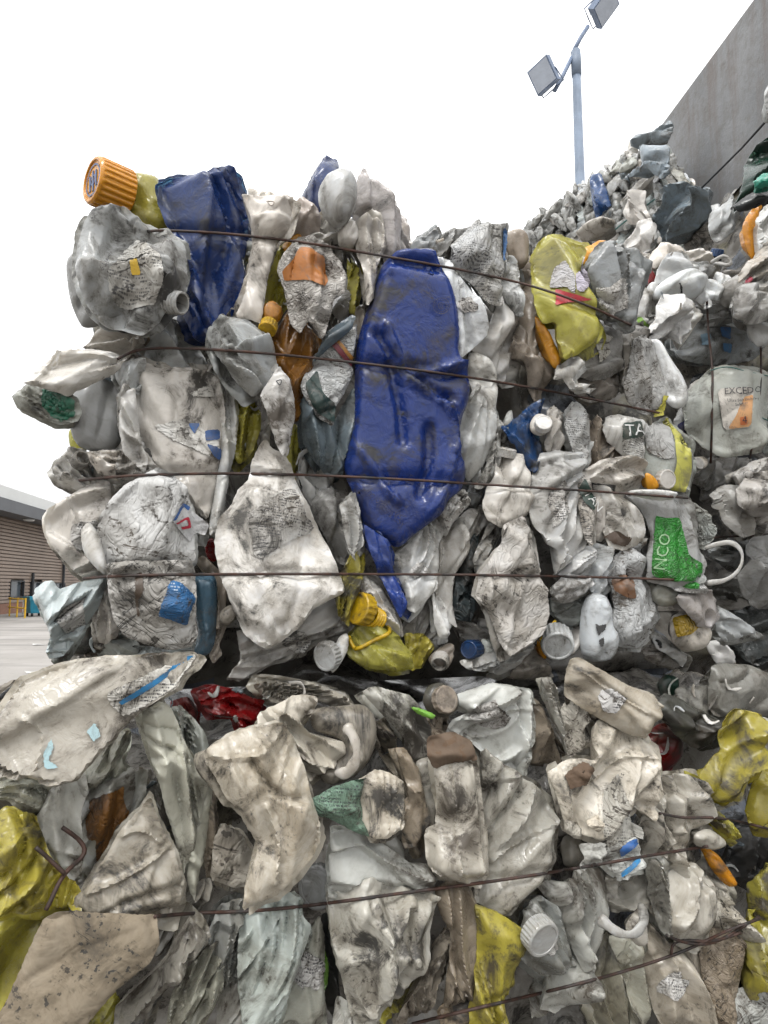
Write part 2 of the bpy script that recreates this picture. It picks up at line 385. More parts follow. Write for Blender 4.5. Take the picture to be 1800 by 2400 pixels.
def relief(V, rng, axis, st, sc, h=.004):
    size = math.sqrt(max(np.ptp(V[:, 0])*np.ptp(V[:, 1]), 1e-8)); amp = st['amp']*1.75e-3*sc*min(1, size/(.11*sc))
    z = pleat(V, rng, axis+rng.normal(0, .15), st['n'], amp, st['conv'])
    if st['n'] > 2:
        z2 = pleat(V, rng, axis+rng.normal(0, .28), max(2, st['n']-2), amp, st['conv'])
        a = rng.uniform(0, 6.28); z2 = z2+(V@np.array([math.cos(a), math.sin(a)]))*rng.uniform(.1, .3)
        k = .0025*sc; z = k*np.logaddexp(z/k, z2/k)
    for i in range(st['flap']):
        q = V[rng.integers(len(V))]; a = axis+rng.normal(0, .35)+(math.pi/2 if rng.random() < .2 else 0); d = np.array([math.cos(a), math.sin(a)])
        s = (V-q)@d; t = (V-q)@np.array([-d[1], d[0]])+.05*rng.normal()*s; L = rng.uniform(.5, 1.2)*size
        z = z+amp*rng.uniform(.3, .8)*(1/(1+np.exp(np.clip(-t/max(.0012*sc, .42*h), -50, 50))))*np.clip(1-np.abs(t)/(rng.uniform(.2, .6)*size), 0, 1)*np.clip(1.2-np.abs(s)/L, 0, 1)
    for i in range(st['dent']):
        q = V[rng.integers(len(V))]; R = rng.uniform(.15, .4)*size; e = rng.uniform(.35, 1); a = rng.uniform(0, 3.14)
        d = np.array([math.cos(a), math.sin(a)]); rr = np.sqrt(((V-q)@d)**2+(((V-q)@np.array([-d[1], d[0]]))/e)**2)
        z = z-amp*rng.uniform(.7, 1.6)*np.clip(1-rr/R, 0, 1)
    for i in range(st.get('pinch', 2)):                                          # small star-shaped buckles
        q = V[rng.integers(len(V))]; d = V-q; rr = np.linalg.norm(d, axis=1); th = np.arctan2(d[:, 1], d[:, 0]); k = rng.integers(2, 4)
        R = rng.uniform(.10, .22)*size
        z = z+amp*.5*np.abs(np.sin(k*.5*th+rng.uniform(0, 6)))*np.clip(rr/(.25*R), 0, 1)*np.clip(1-rr/R, 0, 1)
    return z-np.median(z)
STY = dict(s=dict(n=2, amp=6, conv=.5, flap=0, dent=1, pinch=1), f=dict(n=5, amp=19, conv=.75, flap=3, dent=0, pinch=0), p=dict(n=8, amp=18, conv=.8, flap=2, dent=0, pinch=0),
           c=dict(n=5, amp=18, conv=.6, flap=4, dent=2, pinch=2), l=dict(n=3, amp=10, conv=.6, flap=3, dent=1, pinch=0), k=dict(n=2, amp=6, conv=.3, flap=0, dent=0, pinch=0))
# ------------------------------------------------------------------ bale faces
PLANES = dict(U=Plane(0, 1.20, 17.4), L=Plane(0.02, 1.12, 17.4), X=Plane(1.02, 2.05, 14), Z=Plane(1.62, 4.05, -48), Y=Plane(1.5, 2.7, 0))
GROUPS = dict(U='crushed containers pressed into the upper bale', L='crushed containers pressed into the lower bale',
              X='crushed containers of the right-hand bale', Z='crushed plastics on the far pile', Y='plastics by the concrete wall')
import zlib
class Sheet: pass
def prepare(poly_px, pl, d, tu, tv, st, th, sc, seed, axis=None, folds=(), back=True, dens=1.0, O=None, Mloc=None, soft=False, grow=.003):
    """outline in photo pixels -> geometry in the local frame of a (tilted) plane"""
    rng = np.random.default_rng(seed); S = Sheet()
    c = (poly_px.min(0)+poly_px.max(0))/2
    if O is None:
        n = pl.n+tu*pl.u+tv*pl.v; n /= np.linalg.norm(n); u = pl.u-n*np.dot(n, pl.u); u /= np.linalg.norm(u); v = np.cross(n, u)
        O = pl.hit(*c, d)
    else: u, v, n = Mloc
    S.O, S.u, S.v, S.n = O, u, v, n
    W = np.array([pl.hit(*p, n=n, p=O) for p in poly_px])-O
    P2 = np.stack([W@u, W@v], 1); A = area(P2); h = float(np.clip(math.sqrt(A/1150), .0032*sc, .0080*sc))/dens
    if grow:
        ctr = P2.mean(0); r_ = np.linalg.norm(P2-ctr, axis=1, keepdims=True); P2 = ctr+(P2-ctr)*(1+grow*sc/np.maximum(r_, 1e-4))
    K0 = chaikin(P2, .10, 1) if not soft else chaikin(P2, .22, 2)
    P2 = resample(K0, h)
    if not soft: P2 = P2+rng.normal(0, .10*h, P2.shape)
    V, F, isb = triangulate(P2, h, rng)
    bd = segdist(V, P2, np.roll(P2, -1, 0)).min(1)
    if soft:
        w = min(.020*sc, math.sqrt(A)*.22, max(th*1.0, .004)); t = np.clip(bd/w, 0, 1); z = th*np.sqrt(np.clip(1-(1-t)**2, 0, 1))*.75+th*.25*np.clip(bd/bd.max(), 0, 1)
    else:                                                        # crushed: facets rise from each edge at their own slope
        KE = P2b = resample(chaikin(K0, .05, 1), max(.03*sc, math.sqrt(A)*.35)); sl = np.exp(rng.normal(.15, .65, len(KE)))
        D = segdist(V, KE, np.roll(KE, -1, 0))*sl; k = .0022*sc
        z = -k*np.log(np.exp(-D/k).sum(1)+np.exp(-th/k)+1e-30); z = z-z[isb].mean() if isb.any() else z
        rr_ = .004*sc; t = np.clip(bd/rr_, 0, 1); z = np.maximum(z, 0)*.95+.0025*sc*np.sqrt(np.clip(1-(1-t)**2, 0, 1))
    if axis is None:
        cc = np.cov((P2-P2.mean(0)).T); ev, vec = np.linalg.eigh(cc); a = vec[:, 1]; axis = math.atan2(a[1], a[0])
    z = z+relief(V, rng, axis, st, sc, h)*np.clip((.25 if soft else .6)+.75*bd/(.012*sc), 0, 1)
    for (fp, hm, wp) in folds:
        W = np.array([pl.hit(*p, n=n, p=O) for p in fp])-O; f2 = np.stack([W@u, W@v], 1)
        f2 = chaikin_open(f2); dd = segdist(V, f2[:-1], f2[1:]).min(1)
        z = z+hm*1e-3*np.clip(1-dd/(wp*S1/FPX*np.linalg.norm(O-EYEV)*1.6), 0, 1)**1.2*np.clip(bd/(.008*sc), 0, 1)
    for wk, pth in ((k_, p_) for k_ in WIRES if PLANES.get(k_) is pl for p_ in WIRES[k_]):   # the taut wires bite in
        pq = to_px(O+np.outer(V[:, 0], u)+np.outer(V[:, 1], v)+np.outer(np.maximum(z, 0), n)); pth = np.array(pth)
        if pq[:, 1].max() < pth[:, 1].min()-40 or pq[:, 1].min() > pth[:, 1].max()+40: continue
        dw = segdist(pq, pth[:-1], pth[1:]).min(1); z = z-np.maximum(.009, .32*np.maximum(z, 0))*np.exp(-(dw/16.0)**2)
    S.X = np.column_stack([V, z]); S.F = F; S.isb = isb; S.P2 = P2; S.sc = sc; S.axis = axis; S.th = th; S.h = h; S.seed = seed
    return S
def chaikin_open(P, n=2):
    for _ in range(n):
        Q = np.stack([P[:-1]*.75+P[1:]*.25, P[:-1]*.25+P[1:]*.75], 1).reshape(-1, 2); P = np.vstack([P[:1], Q, P[-1:]])
    return P
def relax(S):
    S.X = crumple(S.X, S.F, S.isb, S.X.copy(), (.03, .0), S.axis, .2, 12, -.05*S.sc, .16*S.sc, .004*S.sc).astype(float)
    return S
def close_back(S, dep):
    X, F = S.X, S.F; _, _, be = edges_of(F)
    loops = {}
    for f in F.tolist():
        for a, b in ((f[0], f[1]), (f[1], f[2]), (f[2], f[0])): loops[(a, b)] = 1
    ring = [(a, b) for (a, b) in loops if (b, a) not in loops]; nxt = dict(ring)
    st = ring[0][0]; order = [st]; k = nxt[st]
    while k != st and len(order) < len(ring)+1: order.append(k); k = nxt.get(k, st)
    R = X[order]; c = S.P2.mean(0); m = len(order); N0 = len(X); V = [X]; FF = F.tolist()
    rim = .0016*S.sc; C3 = np.array([c[0], c[1], 0.0]); dirn = R[:, :2]-c; ln = np.linalg.norm(dirn, axis=1, keepdims=True)+1e-6
    r0 = R.copy(); V.append(r0)                                    # split edge: a crisp rim instead of a rounded one
    r1 = R.copy(); r1[:, 2] -= rim; V.append(r1)
    r2 = R.copy(); r2[:, :2] -= dirn/ln*np.minimum(.007*S.sc, ln*.3); r2[:, 2] = np.minimum(R[:, 2]-.004*S.sc, R[:, 2]*.5-dep*.3); V.append(r2)
    r3 = R.copy(); r3[:, :2] = r3[:, :2]*.45+c*.55; r3[:, 2] = -dep; V.append(r3)
    prev = list(range(N0, N0+m))
    for q in range(1, 4):
        cur = list(range(N0+q*m, N0+(q+1)*m))
        for i in range(m):
            j = (i+1) % m; FF.append((prev[j], prev[i], cur[i], cur[j]))
        prev = cur
    FF.append(tuple(prev[::-1]))
    return np.vstack(V), FF
def mw_of(S):
    M = Matrix([list(a) for a in np.column_stack([S.u, S.v, S.n])]).to_4x4(); M.translation = Vector(S.O); return M
def loc2(S, pl, p):
    if getattr(S, 'bvh', None) is not None:
        M = np.array([S.u, S.v, S.n]); r = S.bvh.ray_cast(Vector(M@(EYEV-S.O)), Vector(M@ray(*p)).normalized())
        if r[0] is not None: return np.array([r[0].x, r[0].y])
    w = pl.hit(*p, n=S.n, p=S.O+S.n*S.th*.5)-S.O; return np.array([w@S.u, w@S.v])
def zat(S, xy, default=None):
    r = S.bvh.ray_cast(Vector((xy[0], xy[1], 1.0)), Vector((0, 0, -1)))
    if r[0] is None:
        q = S.X[np.argmin(((S.X[:, :2]-xy)**2).sum(1))]; return q[2]
    return r[0].z
def on_surface(S, pl, Q, off):
    """photo points carried onto the piece's real surface, lifted a little along its normal"""
    M = np.array([S.u, S.v, S.n]); eye = Vector(M@(EYEV-S.O)); out = []; ok = []
    for q in Q:
        d = Vector(M@ray(*q)).normalized(); r = S.bvh.ray_cast(eye, d)
        if r[0] is None:
            w = M@(pl.hit(*q, n=S.n, p=S.O+S.n*S.th*.4)-S.O); k = S.X[np.argmin(((S.X[:, :2]-w[:2])**2).sum(1))]; out.append((w[0], w[1], k[2]+off)); ok.append(False)
        else:
            nn = r[1] if r[1].dot(d) < 0 else -r[1]; p = r[0]+nn*off; out.append(tuple(p)); ok.append(True)
    return np.array(out), np.array(ok)
def drape(S, pl, poly_px, off, seed, ragged=.0):
    rng = np.random.default_rng(seed); hpx = S.h*.62*FPX/np.linalg.norm(S.O-EYEV); h = max(hpx, math.sqrt(area(poly_px)/1500))
    P2 = resample(chaikin(poly_px, .10, 1), h*.8)
    if ragged: P2 = P2+rng.normal(0, ragged*h, P2.shape)
    Vp, F, b = triangulate(P2, h, rng); X, ok = on_surface(S, pl, Vp, off)
    e = np.max([np.linalg.norm(X[F[:, i]]-X[F[:, (i+1) % 3]], axis=1) for i in range(3)], axis=0)
    F = F[(e < .03*S.sc)]; lab = np.arange(len(X))
    for _ in range(60):                                             # keep one connected piece
        m_ = lab[F].min(1); l2 = lab.copy(); np.minimum.at(l2, F.ravel(), np.repeat(m_, 3)); l2 = l2[l2]
        if (l2 == lab).all(): break
        lab = l2
    if len(F): F = F[lab[F[:, 0]] == np.bincount(lab[F[:, 0]]).argmax()]
    us = np.unique(F); mp_ = np.zeros(len(X), int); mp_[us] = np.arange(len(us))
    return X[us], mp_[F][:, ::-1]
TXTCOL = dict(TAN=(.6, .6, .58), NCO=(.25, .42, .22))
def text_mesh(S, pl, txt, p0, size, ang, col, off, parent, half=False):
    cu = bpy.data.curves.new('lettering', 'FONT'); cu.body = txt; cu.resolution_u = 2
    to = bpy.data.objects.new('lettering_tmp', cu); COL.objects.link(to); dg = bpy.context.evaluated_depsgraph_get()
    me = bpy.data.meshes.new_from_object(to.evaluated_get(dg)); bpy.data.objects.remove(to)
    import bmesh
    bm = bmesh.new(); bm.from_mesh(me); bmesh.ops.triangulate(bm, faces=bm.faces); V = np.array([v.co[:2] for v in bm.verts]); F = [[v.index for v in f.verts] for f in bm.faces]; bm.free()
    k = size*S1*1.35*(.5 if half else 1); a = math.radians(ang)
    V = V*k; V = np.column_stack([V[:, 0]*math.cos(a)-V[:, 1]*math.sin(a), -(V[:, 0]*math.sin(a)+V[:, 1]*math.cos(a))])+np.array(p0)
    X, ok = on_surface(S, pl, V, off)
    F = [f for f in F if max(np.linalg.norm(X[f[i]]-X[f[(i+1) % 3]]) for i in range(3)) < .03*S.sc]
    return mesh_obj('lettering', X, F, paint_mat(col), parent)
def cap_mesh(S, pl, p, r_px, len_px, dirv, ribs, neck=False):
    xy = loc2(S, pl, p); z = zat(S, xy); k = S1/FPX*np.linalg.norm(S.O-EYEV) if p is not None else 1; return xy, z, k
def prof_cap(r, L, ribs):
    return [(r*.96, -L/2, 0), (r, -L/2+.03*L, 1), (r, L/2-.16*L, 1), (r*.97, L/2-.06*L, 0), (r*.90, L/2, 0), (r*.80, L/2, 0), (r*.78, L/2-.05*L, 0), (r*.2, L/2-.05*L, 0)]
def prof_neck(r, L, k):
    out = [(r*.98, -L/2, 0)]
    for i in range(k):
        a = -L/2+L*(i+.15)/k; b = -L/2+L*(i+.85)/k; out += [(r*.88, a, 0), (r*.99, a+(b-a)*.35, 0), (r*.99, a+(b-a)*.6, 0), (r*.88, b, 0)]
    return out+[(r*.9, L/2, 0), (r*.76, L/2, 0), (r*.74, -L/4, 0), (r*.1, -L/4, 0)]
def hexcol(o, code, dirt):
    c = COLS[code]; rr = random.Random(zlib.crc32((o.name+str(dirt)).encode())); j = 1+rr.uniform(-.24, .20); w = rr.uniform(-.05, .06)
    o.color = (min(.8, c[0]*j*(1+w)), min(.8, c[1]*j), min(.8, c[2]*j*(1-w)), dirt)
CATS = dict(crushed_bottle='plastic bottle', squashed_bottle='plastic bottle', folded_bottle='plastic bottle', torn_bottle='plastic bottle', papered_bottle='plastic bottle', green_bottle='plastic bottle',
    crushed_jerrycan='jerrycan', jerrycan='jerrycan', crushed_drum='drum', bottle_stub='plastic bottle', handle_loop='bottle handle', plastic_bag='plastic bag', plastic_scrap='plastic scrap', flat_scrap='plastic scrap',
    plastic_stick='plastic stick', plastic_cup='plastic cup', plastic_sheet='plastic sheet', plastic_panel='plastic panel', ribbed_can='plastic bottle', cardboard_sheet='cardboard', weed_leaf='leaf', paper_scrap='paper scrap')
def parse_regpt(s):
    s = s.strip(); reg = s[0]; return pts(s[1:].strip(), reg)[0]
ALLTRI = []                                                        # world-space geometry for draping the wires
def build_all(text, seed0):
    specs = []
    for line in text.strip().split('\n'):
        if line.startswith('+'): specs[-1][1].append(line[1:].split('|'))
        else: specs.append((line.split('|'), []))
    jobs = []
    for i, (f, parts) in enumerate(specs):
        name, label, plk, d, cd, opts, poly = f; pl = PLANES[plk]; code, dirt = cd.split(); o = opts.split(); sty = o[0]; kw = dict(x.split('=') for x in o[1:])
        P = pts(poly[1:], poly[0]); seed = seed0+i; rr = random.Random(seed)
        d = float(d)*.0155; dist = np.linalg.norm(pl.hit(*P.mean(0), d)-EYEV); sc = dist/1.2
        if plk in 'XYZ': d *= sc
        j = Sheet(); j.f = f; j.parts = parts; j.P = P; j.pl = pl; j.d = d; j.sc = sc; j.code = code; j.dirt = min(1.0, float(dirt)*.85+.18); j.kw = kw; j.sty = sty; j.seed = seed; j.mat = kw.get('mat', 'board' if sty == 'k' else 'hdpe')
        j.S = None
        ap = area(P)
        if plk in 'UL' and code in 'WVGC' and j.mat == 'hdpe' and sty in 'flp' and ap > 9000 and not any(p[0] in ('label', 'panel', 'print') for p in parts) and rr.random() < (.38 if plk == 'U' else .14):
            c0 = P.mean(0); w_, h_ = math.sqrt(ap)*rr.uniform(.16, .3), math.sqrt(ap)*rr.uniform(.14, .34); a_ = rr.uniform(-.5, .5); Q = []
            c0 = c0+np.array([rr.uniform(-.6, .6)*w_, rr.uniform(-.7, .7)*h_])
            for k_ in range(10):
                t_ = k_*.6283+rr.uniform(-.2, .2); x_, y_ = w_*math.cos(t_)*rr.uniform(.55, 1.4), h_*math.sin(t_)*rr.uniform(.55, 1.4); Q.append('%.1f,%.1f' % (c0[0]+x_*math.cos(a_)-y_*math.sin(a_), c0[1]+x_*math.sin(a_)+y_*math.cos(a_)))
            parts.append(['label', 'O'+' '.join(Q), rr.choice(['paper_text', 'paper_text', 'paper']), rr.choice(['.62,.61,.59', '.55,.54,.52', '.6,.58,.52', '.58,.57,.56'])])
        if sty != 'tube':
            st = dict(STY[sty]); 
            a = math.sqrt(area(P))/FPX*dist/sc; st['n'] = int(st['n']*np.clip(a/.12, 1, 1.8))
            for k in ('n', 'amp', 'flap', 'dent', 'pinch'):
                if k in kw: st[k] = int(kw[k])
            a = math.sqrt(area(P))/FPX*dist
            if sty in 'fp' and name != 'crushed_drum':
                st['amp'] *= 1.28 if plk == 'L' else 1.12; st['n'] += 2 if plk == 'L' else 1
            th = float(kw['th'])*1e-3*sc*(.62 if sty in 'fplc' else .8) if 'th' in kw else (min(.014*sc, .12*a*sc) if sty != 's' else min(.024*sc, .2*a*sc))
            tu = float(kw.get('tu', rr.uniform(-.16, .16))); tv = float(kw.get('tv', rr.uniform(-.06, .20)))
            folds = [(pts(p[1][1:], p[1][0]), float(p[2]), float(p[3])) for p in parts if p[0] in ('fold', 'rib') and len(p) == 4]
            soft = sty == 's'
            j.S = prepare(P, pl, d, tu, tv, st, th, sc, seed, math.radians(float(kw['ax'])) if 'ax' in kw else None, folds, soft=soft)
            if sty in 'fplc' and name not in ('paper_scrap', 'weed_leaf', 'flat_scrap', 'crushed_drum') and 'norear' not in kw and plk not in 'ZY' and rr.random() < .8:
                c0 = P.mean(0); a_ = rr.uniform(-.12, .12); k_ = rr.uniform(1.02, 1.13); Q = (P-c0)*k_*np.array([rr.uniform(.94, 1.06), 1]); Q = np.stack([Q[:, 0]*math.cos(a_)-Q[:, 1]*math.sin(a_), Q[:, 0]*math.sin(a_)+Q[:, 1]*math.cos(a_)], 1)+c0+np.array([rr.uniform(-9, 9), rr.uniform(-2, 12)])
                S_ = j.S; st2 = dict(STY['p' if sty in 'pl' else 'f']); j.rear = prepare(Q, pl, 0, 0, 0, st2, .010*sc, sc, seed+50000, S_.axis, (), dens=.72, O=S_.O-S_.n*rr.uniform(.022, .045)*sc, Mloc=(S_.u, S_.v, S_.n))
        jobs.append(j)
    with ThreadPoolExecutor(4) as ex: list(ex.map(lambda j: (relax(j.S), relax(j.rear) if getattr(j, 'rear', None) is not None else 0) if j.S is not None else 0, jobs))
    for j in jobs: finish(j)
def finish(j):
    name, label, plk = j.f[:3]; pl = j.pl
    if j.sty == 'tube':
        r = float(j.kw.get('r', 11))*S1/FPX*1.2*j.sc
        if j.f[6][0] in 'PQRST': r *= .5
        n = pl.n; P2 = chaikin_open(j.P); W = np.array([pl.hit(*p, j.d+.03) for p in P2]); O = W.mean(0)
        k = np.linspace(0, 1, len(W)); W = W+np.outer(np.sin(k*math.pi)*.02*j.sc, n)
        b = MB().tube(W-O, r*(1+.22*np.sin(k*9+j.seed)+.12*np.sin(k*23+j.seed)), 12)
        b.V = [tuple(q_-n*float((q_-(W[i_//12]-O))@n)*.55) for i_, q_ in enumerate(map(np.array, b.V))]; root = b.build(name, j.mat, smooth=True); root.location = Vector(O)
        hexcol(root, j.code, j.dirt); tag(root, label, CATS[name], GROUPS[plk]); ALLTRI.append((W, None)); return root
    S = j.S; dep = min(.05*j.sc, max(.6*S.th+.012*j.sc, .008)); 
    if name in ('weed_leaf', 'paper_scrap'): dep = .002
    V, F = close_back(S, dep)
    root = mesh_obj(name, V, F, j.mat); (root.data.set_sharp_from_angle(angle=math.radians(48)) if j.sty != 's' else 0); root.matrix_world = mw_of(S); hexcol(root, j.code, j.dirt); tag(root, label, CATS[name], GROUPS[plk])
    if plk == 'L':                                                 # the lower bale's plastics are muddier
        c_ = root.color; root.color = (c_[0]*.93, c_[1]*.905, c_[2]*.835, min(1, c_[3]+.16))
    S.bvh = BVHTree.FromPolygons([Vector(p) for p in S.X.tolist()], S.F.tolist())
    ALLTRI.append((S.O+S.X@np.array([S.u, S.v, S.n]), S.F))
    if getattr(j, 'rear', None) is not None:
        dz = float((S.O-j.rear.O)@S.n)
        for q in j.rear.X:                                         # the far wall stays behind the near one
            r = S.bvh.ray_cast(Vector((q[0], q[1], 1.0)), Vector((0, 0, -1)))
            if r[0] is not None: q[2] = min(q[2], r[0].z+dz-.006*j.sc)
        VV, FF = close_back(j.rear, .012*j.sc); VV[:, 2] -= dz; o = mesh_obj('rear_wall', VV, FF, 'hdpe', root); c_ = root.color; o.color = (c_[0]*.95, c_[1]*.95, c_[2]*.93, min(1, j.dirt+.15))
    off = .0016*j.sc; kpx = S1/FPX*np.linalg.norm(S.O-EYEV)
    for q, p in enumerate(j.parts):
        kind = p[0]; off += .0005*j.sc
        if kind in ('fold', 'rib'): continue
        sd = j.seed*31+q
        if kind in ('cap', 'neck'):
            px = parse_regpt(p[1]); s = .5 if p[1].strip()[0] in 'PQRST' else 1.0
            xy = loc2(S, pl, px); z = zat(S, xy); r = float(p[2])*kpx*s; L = float(p[3])*kpx*s*.85; dv = [float(x) for x in p[4].split(',')]; R = frame_z(dv); nr = int(p[6])
            c = np.array([xy[0], xy[1], z+.35*r])
            b = MB()
            if kind == 'cap': b.lathe(prof_cap(r, L, nr), max(48, nr*4), R, c, nr, .055*r)
            else: b.lathe(prof_neck(r, L, nr), 40, R, c)
            if kind == 'cap' and float(p[2]) > 105:
                eb = MB(); i0 = 0
                for (ra, rb) in ((.60, .68), (.16, .24)):
                    i0 = len(eb.V)
                    for k_ in range(48):
                        t_ = k_*math.pi/24
                        for rr_ in (ra, rb): eb.V.append(tuple(c+R@np.array([rr_*r*math.cos(t_), rr_*r*math.sin(t_), L/2-.05*L+.0012])))
                    eb.F += [(i0+2*k_, i0+2*k_+1, i0+(2*k_+3) % 96, i0+(2*k_+2) % 96) for k_ in range(48)]
                for x_, hh in ((-.3, .35), (.3, .35), (0, .45)): eb.box(c+R@np.array([x_*r, -.05*r, L/2-.05*L+.001]), (.06*r, hh*r, .0006), R)
                eb.build('emblem', paint_mat((.10, .13, .24)), root)
            o = b.build(kind, 'hdpe', root); hexcol(o, p[5], min(1, j.dirt*.9+.1))
            md = o.modifiers.new('edge', 'BEVEL'); md.width = .0009*j.sc; md.segments = 2; md.limit_method = 'ANGLE'; md.angle_limit = math.radians(40)
            continue
        if kind == 'lettering':
            px = parse_regpt(p[2]); t = p[1]; col = TXTCOL.get(t, (.006, .012, .07) if j.code == 'U' else (.05, .05, .055))
            ob = text_mesh(S, pl, t, px, float(p[3]), float(p[4]), col, off+.0006*j.sc, root)
            continue
        if kind == 'emblem':
            o2 = pts(p[1][1:], p[1][0])[0]; r = float(p[2])*S1; VV = []; FF = []
            def ringm(r0, r1, a0, a1, m):
                i0 = len(VV)
                for k in range(m+1):
                    a = a0+(a1-a0)*k/m
                    for rr in (r0, r1): VV.append((o2[0]+rr*math.cos(a), o2[1]+rr*math.sin(a)))
                for k in range(m): FF.append((i0+2*k, i0+2*k+1, i0+2*k+3, i0+2*k+2))
            ringm(r*.9, r, 0, 6.283, 40)
            for k in range(22): ringm(r*.62, r*.82, k*.2856, k*.2856+.12, 1)
            ringm(r*.32, r*.42, .6, 5.7, 20); ringm(r*.12, r*.2, 0, 6.283, 14)
            X_, ok_ = on_surface(S, pl, VV, off)
            mesh_obj('emblem', X_, FF, paint_mat((.006, .012, .07)), root); continue
        poly = pts(p[1][1:], p[1][0])
        if p[2] in COLS:                                            # a tube: ring, collar, band
            r = float(p[3])*kpx if len(p) > 3 else 9*kpx
            P2 = chaikin_open(np.array([loc2(S, pl, x) for x in poly])); z = np.array([zat(S, x) for x in P2])
            o = MB().tube(np.column_stack([P2, z+r*.8]), r, 10).build(kind, 'hdpe', root, smooth=True); hexcol(o, p[2], .25); continue
        mat = p[2]; col = tuple(float(x) for x in p[3].split(','))
        if mat in ('sleeve',) or kind == 'top':
            T = prepare(poly, pl, 0, 0, 0, dict(STY['l']), (.022 if mat == 'sleeve' else .009)*j.sc, j.sc, sd, None, (), O=S.O, Mloc=(S.u, S.v, S.n)); relax(T); VV, FF = close_back(T, .02)
            o = mesh_obj(kind, VV, FF, 'dirt' if mat == 'dirt' else 'paper_text', root); o.color = (*col, .6); continue
        VV, FF = drape(S, pl, poly, off, sd, .22 if mat.startswith('paper') or mat == 'dirt' or kind in ('stain', 'scuff') else .06)
        o = mesh_obj(kind, VV, FF, paint_mat(col) if mat == 'paint' else mat, root)
        o.color = (*col, .8 if mat.startswith('paper') else .5)
    return root
# ------------------------------------------------------------------ the yard
g = MB(); g.V = [(-400, -60, 0), (400, -60, 0), (400, 600, 0), (-400, 600, 0)]; g.F = [(0, 1, 2, 3)]
tag(g.build('ground', 'yard'), kind='structure')
g = MB(); g.V = [(3.2+6.5*math.cos(a)*(1+.12*math.sin(3*a)), .5+6.0*math.sin(a)*(1+.1*math.sin(5*a)), .004) for a in np.arange(0, 6.28, .16)]; g.F = [tuple(range(len(g.V)))]
tag(g.build('muddy_ground', 'mud'), kind='structure')  # added dark sheet out of view, keeps bounce light off the undersides
# ---- grey-brown clad shed along the left of the yard
PB = Plane(-22.5, 40.0, 97.1); BW = PB.u; BN = PB.n
def bp(s, out, z): return PB.p*np.array([1, 1, 0])+BW*s+BN*out+np.array([0, 0, z])
def bbox(mb, s0, s1, o0, o1, z0, z1):
    R = np.column_stack([BW, BN, [0, 0, 1]]); mb.box(bp((s0+s1)/2, (o0+o1)/2, (z0+z1)/2), ((s1-s0)/2, (o1-o0)/2, (z1-z0)/2), R); return mb
def bs(px, py): w = PB.hit(px, py); return float((w-PB.p)@BW), float(w[2])
shed = empty('industrial_shed', bp(0, -.1, 0)); shed_inv = Matrix.Translation(-Vector(bp(0, -.1, 0)))
def shedpart(mb, name, mat, parent=None):
    o0 = np.array(bp(0, -.1, 0)); V = [tuple(np.array(v)-o0) for v in mb.V]; o = mesh_obj(name, V, mb.F, mat, parent or shed, smooth=False); return o
s_near, s_far = -12, 70
wins = [(24, 54, 1363, 1399), (70, 97, 1366, 1400), (126, 150, 1368, 1402)]
WR = []
for (a, b_, t, bt) in wins:
    s0, z1 = bs(a, t); s1, _ = bs(b_, t); _, z0 = bs(a, bt); WR.append((s0, s1, max(.9, z0), z1))
w = MB()                                                            # lapped siding: one real board profile, cut round the windows
z = .6; zt = 5.75
while z < zt:
    z2 = min(z+.21, zt); cuts = [s_near]
    for (s0, s1, a, b_) in WR:
        if z2 > a and z < b_: cuts += [s0, s1]
    cuts += [s_far]
    for k in range(0, len(cuts), 2):
        s0, s1 = cuts[k], cuts[k+1]; i = len(w.V)
        for (za, zb, oa, ob_) in ((z, z+.06, -.10, -.10), (z+.06, z2, .06, .03)):
            i = len(w.V); w.V += [tuple(bp(s0, oa, za)), tuple(bp(s1, oa, za)), tuple(bp(s1, ob_, zb)), tuple(bp(s0, ob_, zb))]; w.F.append((i, i+1, i+2, i+3))
        i = len(w.V); w.V += [tuple(bp(s0, -.10, z+.06)), tuple(bp(s1, -.10, z+.06)), tuple(bp(s1, .06, z+.06)), tuple(bp(s0, .06, z+.06)), tuple(bp(s0, -.10, z2)), tuple(bp(s1, -.10, z2)), tuple(bp(s1, .03, z2)), tuple(bp(s0, .03, z2))]
        w.F += [(i, i+1, i+2, i+3), (i+7, i+6, i+5, i+4)]
    z += .21
o = shedpart(w, 'siding', 'siding')
shedpart(bbox(MB(), s_near, s_far, -8, -.35, 0, 5.7), 'wall', 'siding')
shedpart(bbox(MB(), s_near, s_far, -.3, .05, 0, .62), 'plinth', 'brick_base')
shedpart(bbox(MB(), s_near-1, s_far+1, -8.5, 1.4, 5.75, 6.45), 'fascia', 'fascia')
shedpart(bbox(MB(), s_near-1, s_far+1, -8.5, 1.25, 6.45, 7.15), 'roof_edge', 'white_cladding')
for (s0, s1, a, b_) in WR:
    fr = MB(); t = .07
    bbox(fr, s0-t, s1+t, -.05, .09, a-t, a); bbox(fr, s0-t, s1+t, -.05, .09, b_, b_+t); bbox(fr, s0-t, s0, -.05, .09, a, b_); bbox(fr, s1, s1+t, -.05, .09, a, b_)
    f = shedpart(fr, 'window', 'dark_metal'); shedpart(bbox(MB(), s0, s1, -.14, -.12, a, b_), 'pane', 'window_glass', f)
    bl = bbox(MB(), s0+.15*(s1-s0), s0+.5*(s1-s0), -.2, -.18, a, b_); shedpart(bl, 'blind', 'white_enamel', f)
for px, tp in ((72, 1343), (146, 1305)):
    s0, z1 = bs(px, tp); shedpart(MB().tube([bp(s0, .16, .1), bp(s0, .16, z1*.5), bp(s0, .16, z1)], .09, 10), 'downpipe', 'dark_metal')
s0, z1 = bs(31, 1228)
